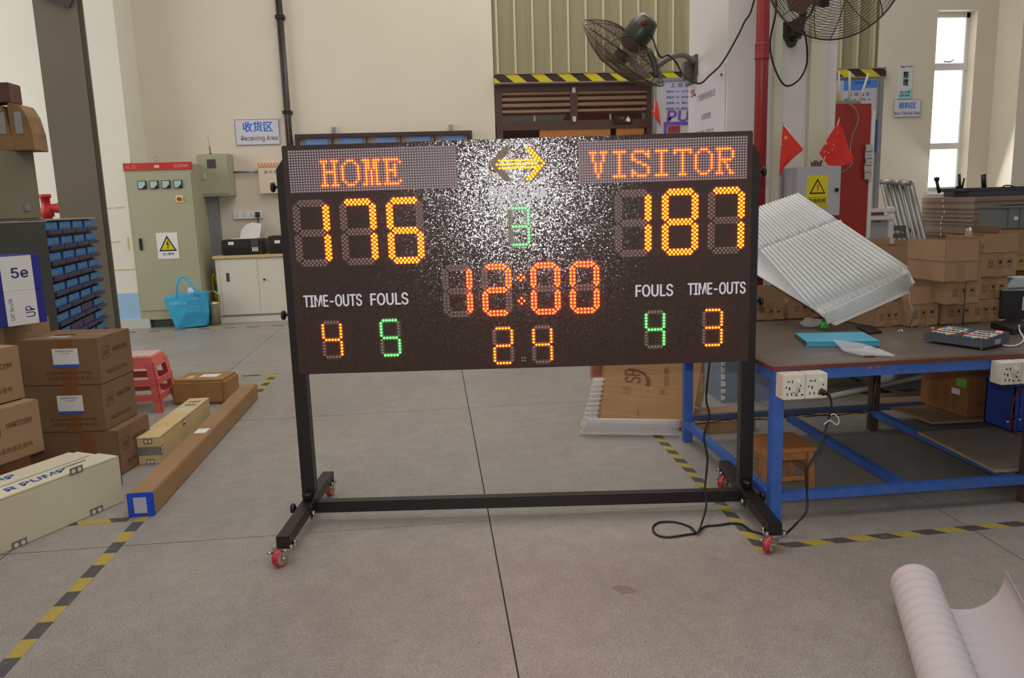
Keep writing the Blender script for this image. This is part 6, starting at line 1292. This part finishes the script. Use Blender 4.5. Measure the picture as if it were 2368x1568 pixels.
cp = thing('cable_clips', 'small black and white cable clips beside the blue tray', 'clips', tuple(P(2015, 803, 2, TZ)))
for k, (px, c_) in enumerate(((2003, M_paper), (2012, M_paper), (2021, M_blk), (2028, M_blk))):
    q = P(px, 804, 2, z1 + .008); MB().cyl(q - Vector((.006, 0, 0)), q + Vector((.006, 0, 0)), .006, 8).build('clip', c_, cp)
gb = thing('small_parts_bag', 'crumpled clear bag with bright green part beneath the film sheet', 'bag', tuple(P(1890, 765, 2, TZ)))
def blob(name, c, sx_, sy_, sz_, m, par, seed):
    rnd = random.Random(seed); bm_ = bmesh.new(); bmesh.ops.create_icosphere(bm_, subdivisions=2, radius=1)
    mb = MB(); vs = []
    for v in bm_.verts: j = 1 + rnd.uniform(-.25, .25); vs.append(Vector(c) + Vector((v.co.x * sx_ * j, v.co.y * sy_ * j, max(v.co.z * sz_ * j, -sz_ * .8))))
    mb.add(vs, [tuple(v.index for v in f.verts) for f in bm_.faces]); bm_.free(); return mb.build(name, m, par)
q = P(1875, 758, 2, TZ); blob('bag_film', (q.x, q.y, TZ + .028), .055, .035, .028, fbm, gb, 3)
q = P(1906, 762, 2, TZ); blob('green_part', (q.x, q.y, TZ + .022), .02, .014, .02, mat('green_plastic', (60, 200, 60), .3), gb, 5)
cur = thing('thin_cable', 'thin grey cord hanging beside cartons and curling on the table', 'cord', tuple(P(2100, 755, 2, TZ)))
MB().tube([P(2104, 675, 1, 3.9), P(2104, 700, 1, 3.88), P(2112, 725, 1, 3.86), P(2104, 755, 2, z1 + .004), P(2120, 748, 2, z1 + .02), P(2140, 748, 2, z1 + .012), P(2146, 754, 2, z1 + .004)], .004, 6, smoothpts=5).build('cord', mat('cord_grey', (136, 132, 130), .5), cur)
tag(MB().tube([P(2078, 766, 2, z1 + .003), P(2083, 762, 2, z1 + .003), P(2087, 767, 2, z1 + .003), P(2086, 762, 2, z1 + .008)], .0025, 5, smoothpts=3).build('tie_scrap', M_paper), 'tiny white plastic tie scrap on table before the cartons', 'scrap')
q = P(2157, 762, 2, z1); sb_ = thing('film_scrap', 'tiny crumpled clear scrap beside the console', 'scrap', tuple(q)); blob('scrap', (q.x, q.y, z1 + .008), .011, .008, .008, fbm, sb_, 9)
# black equipment box at right, white block, adapter
ebx = thing('black_equipment_box', 'black boxed equipment with white certification label at right edge of table', 'equipment', tuple(P(2340, 752, 2, TZ)))
Nb = P(2312, 738, 2, TZ + .02); uu = Vector((.86, -.42, 0)).normalized(); ww = Vector((-uu.y, uu.x, 0))
MB().obox(Nb - uu * .0, uu * .4, ww * .3, Z * .155).build('body', mat('equip_black', (24, 20, 22), .4), ebx, .004)
MB().obox(Nb + Z * .156, uu * .4, ww * .3, Z * .004).build('top_film', mat('top_film', (120, 124, 118), .15, noise=30, amt=.5, stretch=(1, 8, 1)), ebx)
f_ = Fr(Nb, uu, Z); MB().obox(f_.p(.1, .05, .001), f_.a * .16, Z * .075, f_.n * .001).build('rating_label', mat('label_white', (190, 184, 196), .6), ebx)
mb = MB(); f_ = Fr(f_.p(.1, .05, .002), uu, Z); [text(mb, f_, 'Electronic system rating 100-240V', .008, .062 - i * .009, .1, .005, .001) for i in range(2)]; text(mb, f_, 'CE ! △ ♲', .008, .028, .1, .013, .001, .02); text(mb, f_, 'Date 2019', .008, .012, .05, .006, .001); mb.build('lettering', M_txtblk, ebx)
MB().obox(Nb - Z * .018 - ww * .01, uu * .4, ww * .3, Z * .016).build('white_foam_base', M_white, ebx)
q = P(2330, 652, 1, 4.0); tag(MB().prism([Vector((q.x, 4.0, TZ + .182)), Vector((q.x + .2, 4.0, TZ + .182)), Vector((q.x + .18, 4.0, TZ + .235)), Vector((q.x + .03, 4.0, TZ + .24))], (0, .12, 0)).build('white_block', mat('white_block', (176, 186, 186), .5), None, .006), 'pale white plastic block on top of the black equipment box', 'block')
q = P(2296, 760, 2, z1); tag(MB().prism([P(2290, 758, 2, z1), P(2340, 775, 2, z1), P(2400, 762, 2, z1), P(2345, 748, 2, z1)], (0, 0, .03)).build('power_adapter', M_blk, None, .003), 'black flat power adapter between console and black equipment box', 'adapter')
tag(MB().tube([P(2357, 752, 2, z1 + .035), P(2358, 765, 2, z1 + .02), P(2368, 785, 2, z1 + .005), P(2355, 797, 2, z1 + .005), P(2336, 800, 2, z1 + .005), P(2318, 798, 2, z1 + .005)], .0035, 6, smoothpts=4).build('white_cable', M_white), 'white cable curling on the table right of the console', 'cable')

# ------------------------------------------------------------------ behind the table, right
lad = thing('ladder_frames', 'stack of leaning galvanised tube frames beside the cardboard stack', 'tube frame', tuple(P(2090, 555, 1, 6.6)))
for k in range(7):
    tx = 2040 + k * 11 if k < 4 else (2086, 2098, 2108)[k - 4]
    Yk = 6.9 - k * .05; a_ = P(tx - (0 if k < 4 else 0), 424, 1, Yk); b__ = P(tx + 31, 556, 1, Yk - .1); b2_ = a_ + (b__ - a_) * (a_.z / (a_.z - b__.z))
    g_ = MB().cyl(a_, b2_, .019, 10).build('upright', M_steel, lad)
for (x0_, x1_, y_, Yk) in ((2035, 2080, 421, 6.85), (2062, 2092, 422, 6.75), (2080, 2106, 424, 6.62)):
    MB().cyl(P(x0_, y_ - 1, 1, Yk), P(x1_, y_, 1, Yk - .1), .024, 12).build('rung', M_steel, lad)
MB().cyl(P(2070, 528, 1, 6.7), P(2130, 534, 1, 6.7), .02, 10).build('rung', M_steel, lad)
for y_ in (522, 540): a_ = P(2062, y_, 1, 6.4); MB().box((a_.x, 6.38, a_.z - .04), (a_.x + .12, 6.42, a_.z)).build('bracket', mat('bracket_rust', (100, 92, 84), .5), lad)
cart = thing('aluminium_cart', 'white aluminium frame cart with grey side panels behind air film', 'cart', tuple(P(2030, 560, 1, 6.2)))
a_, b_ = P(2002, 480, 1, 6.3), P(2060, 557, 1, 6.3)
pan = mat('cart_panel', (170, 170, 178), .6)
MB().box((a_.x - .3, 6.3, 0.1), (b_.x, 6.7, P(2030, 498, 1, 6.3).z)).build('side_panel', pan, cart)
for x in (a_.x - .02, b_.x - .045): MB().box((x, 6.27, 0), (x + .045, 6.3, a_.z)).build('post', M_white, cart)
for z_ in (a_.z - .01, P(2030, 500, 1, 6.3).z): MB().box((a_.x - .3, 6.26, z_ - .03), (b_.x, 6.3, z_)).build('frame_rail', M_white, cart)
MB().box((a_.x - .2, 6.32, P(2030, 498, 1, 6.3).z), (b_.x - .06, 6.6, P(2030, 498, 1, 6.3).z + .025)).build('timber', mat('timber_brown', (120, 76, 50), .7), cart)
mb = MB(); f_ = Fr((a_.x, 6.298, P(2030, 520, 1, 6.3).z), (1, 0, 0), (0, 0, 1)); text(mb, f_, 'SE-T-LINE', .02, .02, .12, .016, .001, .03); mb.build('lettering', M_txtblk, cart)
# cardboard flats stack: individual sheets
cs = thing('cardboard_stack', 'tall stack of flat grey-brown cardboard blanks behind the cartons', 'cardboard', tuple(P(2240, 560, 1, 6.4)))
X0, zt_ = P(2252, 500, 1, 6.3).x, P(2252, 455, 1, 6.3).z; Yf = X0 / P(2131, 500, 1, 1.0).x; hsh = .0125
m1 = mat('blank_edge', (150, 128, 112), .85, noise=30, amt=.15, stretch=(1, 1, 8))
sheet = None; rnd = random.Random(4); MB().box((X0, 6.3, 0), (X0 + 1.1, Yf, zt_ - 46 * hsh)).build('lower_bundle', m1, cs)
for k in range(46):
    z_ = zt_ - (k + 1) * hsh; sag = (.04 if k > 26 else 0) + rnd.uniform(-.007, .007)
    if sheet is None: sheet = MB().box((X0, 6.3, z_), (X0 + 1.1, Yf, z_ + hsh * .84)).build('blank', m1, cs); z00 = z_
    else: o = sheet.copy(); COL.objects.link(o); o.location = sheet.location + Vector((sag, rnd.uniform(-.008, .008), z_ - z00))
for k in range(11):
    yy = X0 / P(2182 + rnd.uniform(-3, 3), 500, 1, 1.0).x; zz = zt_ - .02 - k * .05; MB().tube([(X0 - .008, yy, zz), (X0 - .008, yy - .004, zz - .03)], .004, 5).build('binding_string', M_paper, cs)
lbk = thing('light_bar', 'long black flat light bar lying on top of the cardboard stack', 'light bar', tuple(P(2270, 440, 1, 6.4)))
a_, b_ = P(2182, 442, 1, 6.9), P(2363, 450, 1, 6.4)
MB().box((X0 + .02, 6.36, zt_ + .0), (X0 + .75, 6.6, zt_ + .045)).box((X0 - .02, 6.4, zt_ + .046), (X0 + .8, 6.75, zt_ + .075)).box((a_.x, 6.62, zt_), (X0 + .3, 6.9, zt_ + .05)).build('body', mat('bar_dark', (58, 60, 64), .5), lbk, .004)
for (x_, y0_, y1_, r_) in ((2220, 436, 402, .012), (2276, 436, 402, .02), (2224, 436, 412, .008)):
    MB().cyl(P(x_, y0_ + 2, 1, 6.6), P(x_ - (2 if r_ > .01 else -6), y1_, 1, 6.6), r_, 10).build('upright', M_blk, lbk)
MB().cyl(P(2172, 446, 1, 6.7), P(2166, 418, 1, 6.7), .014, 10).lathe(P(2166, 418, 1, 6.7), (0, 0, 1), [(.001, -.01), (.022, 0), (.022, .03), (.001, .035)], 10).build('upright', M_blk, lbk)
MB().tube([P(2315, 438, 1, 6.5), P(2322, 430, 1, 6.5), P(2335, 429, 1, 6.5), P(2350, 433, 1, 6.5), P(2366, 440, 1, 6.5)], .006, 6, smoothpts=4).build('cable', M_blk, lbk)
# grey plastic bin and silver package
a_, b_ = P(2331, 476, 1, 5.45), P(2331, 530, 1, 5.45)
gbn = thing('grey_plastic_bin', 'grey plastic storage bin with small label at right edge', 'bin', (a_.x + .2, 5.6, b_.z))
MB().box((a_.x, 5.45, b_.z), (a_.x + .4, 5.75, a_.z)).build('body', mat('bin_grey', (112, 118, 116), .55), gbn, .006)
MB().box((a_.x - .008, 5.44, a_.z - .015), (a_.x + .41, 5.76, a_.z)).build('rim', MATS['bin_grey'], gbn)
for k in range(3): MB().box((a_.x + .01 + k * .09, 5.44, b_.z + .01), (a_.x + .018 + k * .09, 5.45, a_.z - .02)).build('rib', MATS['bin_grey'], gbn)
MB().box((a_.x + .055, 5.446, b_.z + .065), (a_.x + .085, 5.45, b_.z + .09)).build('label', M_paper, gbn)
carton('support_carton', 'plain carton holding up the grey plastic bin', (Vector((a_.x - .02, 5.43, .722)), Vector((1, 0, 0)), Vector((0, 1, 0)), .5, .36, b_.z - .724), M_card2, tape_=False)
mb = MB(); vs = [P(2247, 554, 1, 5.8), P(2252, 533, 1, 5.8), P(2258, 526, 1, 5.8), P(2301, 535, 1, 5.8), P(2298, 552, 1, 5.8), P(2290, 557, 1, 5.8)]
tag(mb.prism(vs, (0, .1, 0)).build('silver_package', mat('silver_film', (200, 186, 170), .2, metal=.5, noise=30, amt=.3, bump=1.2, bscale=40), None, .006), 'crumpled silver package behind the cartons', 'package')
tag(MB().prism([P(2266, 530, 1, 5.905), P(2274, 522, 1, 5.905), P(2319, 523, 1, 5.905), P(2312, 536, 1, 5.905)], (0, .05, 0)).build('white_sheet', M_white), 'white folded sheet behind the silver package', 'sheet')

# ------------------------------------------------------------------ foam roll in the foreground
fr_ = thing('foam_roll', 'thick roll of white foam sheet unrolling on floor, lower right corner', 'roll', (1.75, 2.2, 0))
fmat = mat('foam_white', (200, 194, 197), .75, noise=1.2, amt=.03, bump=.15, bscale=300)
ax0 = P(2118, 1350, 2, .088); ax1 = P(2195, 1570, 2, .088); ad = (ax1 - ax0); ad.z = 0; ad.normalize(); sd3 = Vector((-ad.y, ad.x, 0))
if sd3.x < 0: sd3 = -sd3
R0 = .084; NN = 44; LL = 1.0; th_ = .006
def prof3():
    pts = []
    for i in range(NN + 1):   # outer turn and inner spiral
        t_ = -math.pi / 2 + 2 * math.pi * 1.6 * (1 - i / NN); r_ = R0 * (1 - .30 * (1 - i / NN)); pts.append((-math.cos(t_) * r_, R0 + .002 + math.sin(t_) * r_))
    return pts
pr3 = [(x, z) for x, z in prof3()]
tail = [(.04, .004), (.09, .003), (.14, .005), (.185, .016), (.225, .042), (.255, .08), (.27, .125), (.272, .17)]
full = pr3 + tail
# refine tail
mb = MB(); rows = []
nL = 120
for j in range(nL + 1):
    s_ = j / nL * LL; wob = .0024 * math.sin(s_ * 108 + .4)
    row_o = []; row_i = []
    for i, (x, z) in enumerate(full):
        if i <= NN: cx3, cz3 = 0, R0 + .002; d_ = Vector((x - cx3, 0, z - cz3)).normalized(); nx, nz = d_.x, d_.z; rad = wob
        else:
            nx, nz = (0, 1) if i < NN + 4 else (-.8, .6); rad = wob * .5; x = x * (1 - .05 * s_)
        base_ = ax0 + ad * s_; base_ = Vector((base_.x, base_.y, 0))
        row_o.append(base_ + sd3 * (x + nx * rad) + Z * max(z + nz * rad, .001)); row_i.append(base_ + sd3 * (x + nx * (rad + th_ * (-1 if i <= NN else 1))) + Z * max(z + nz * (rad + th_ * (-1 if i <= NN else 1)), .0015))
    rows.append((row_o, row_i))
M_ = len(full)
for ro, ri in rows: mb.v += ro + ri
def idx(j, k, i): return j * 2 * M_ + k * M_ + i
for j in range(nL):
    for i in range(M_ - 1):
        mb.f += [(idx(j, 0, i), idx(j + 1, 0, i), idx(j + 1, 0, i + 1), idx(j, 0, i + 1)), (idx(j, 1, i), idx(j, 1, i + 1), idx(j + 1, 1, i + 1), idx(j + 1, 1, i))]; mb.m += [0, 0]; mb.sm += [True, True]
    for i in (0, M_ - 1): mb.f.append((idx(j, 0, i), idx(j, 1, i), idx(j + 1, 1, i), idx(j + 1, 0, i))); mb.m.append(0); mb.sm.append(False)
for j in (0, nL):
    for i in range(M_ - 1): mb.f.append((idx(j, 0, i), idx(j, 0, i + 1), idx(j, 1, i + 1), idx(j, 1, i))); mb.m.append(0); mb.sm.append(False)
mb.build('foam_sheet', fmat, fr_)
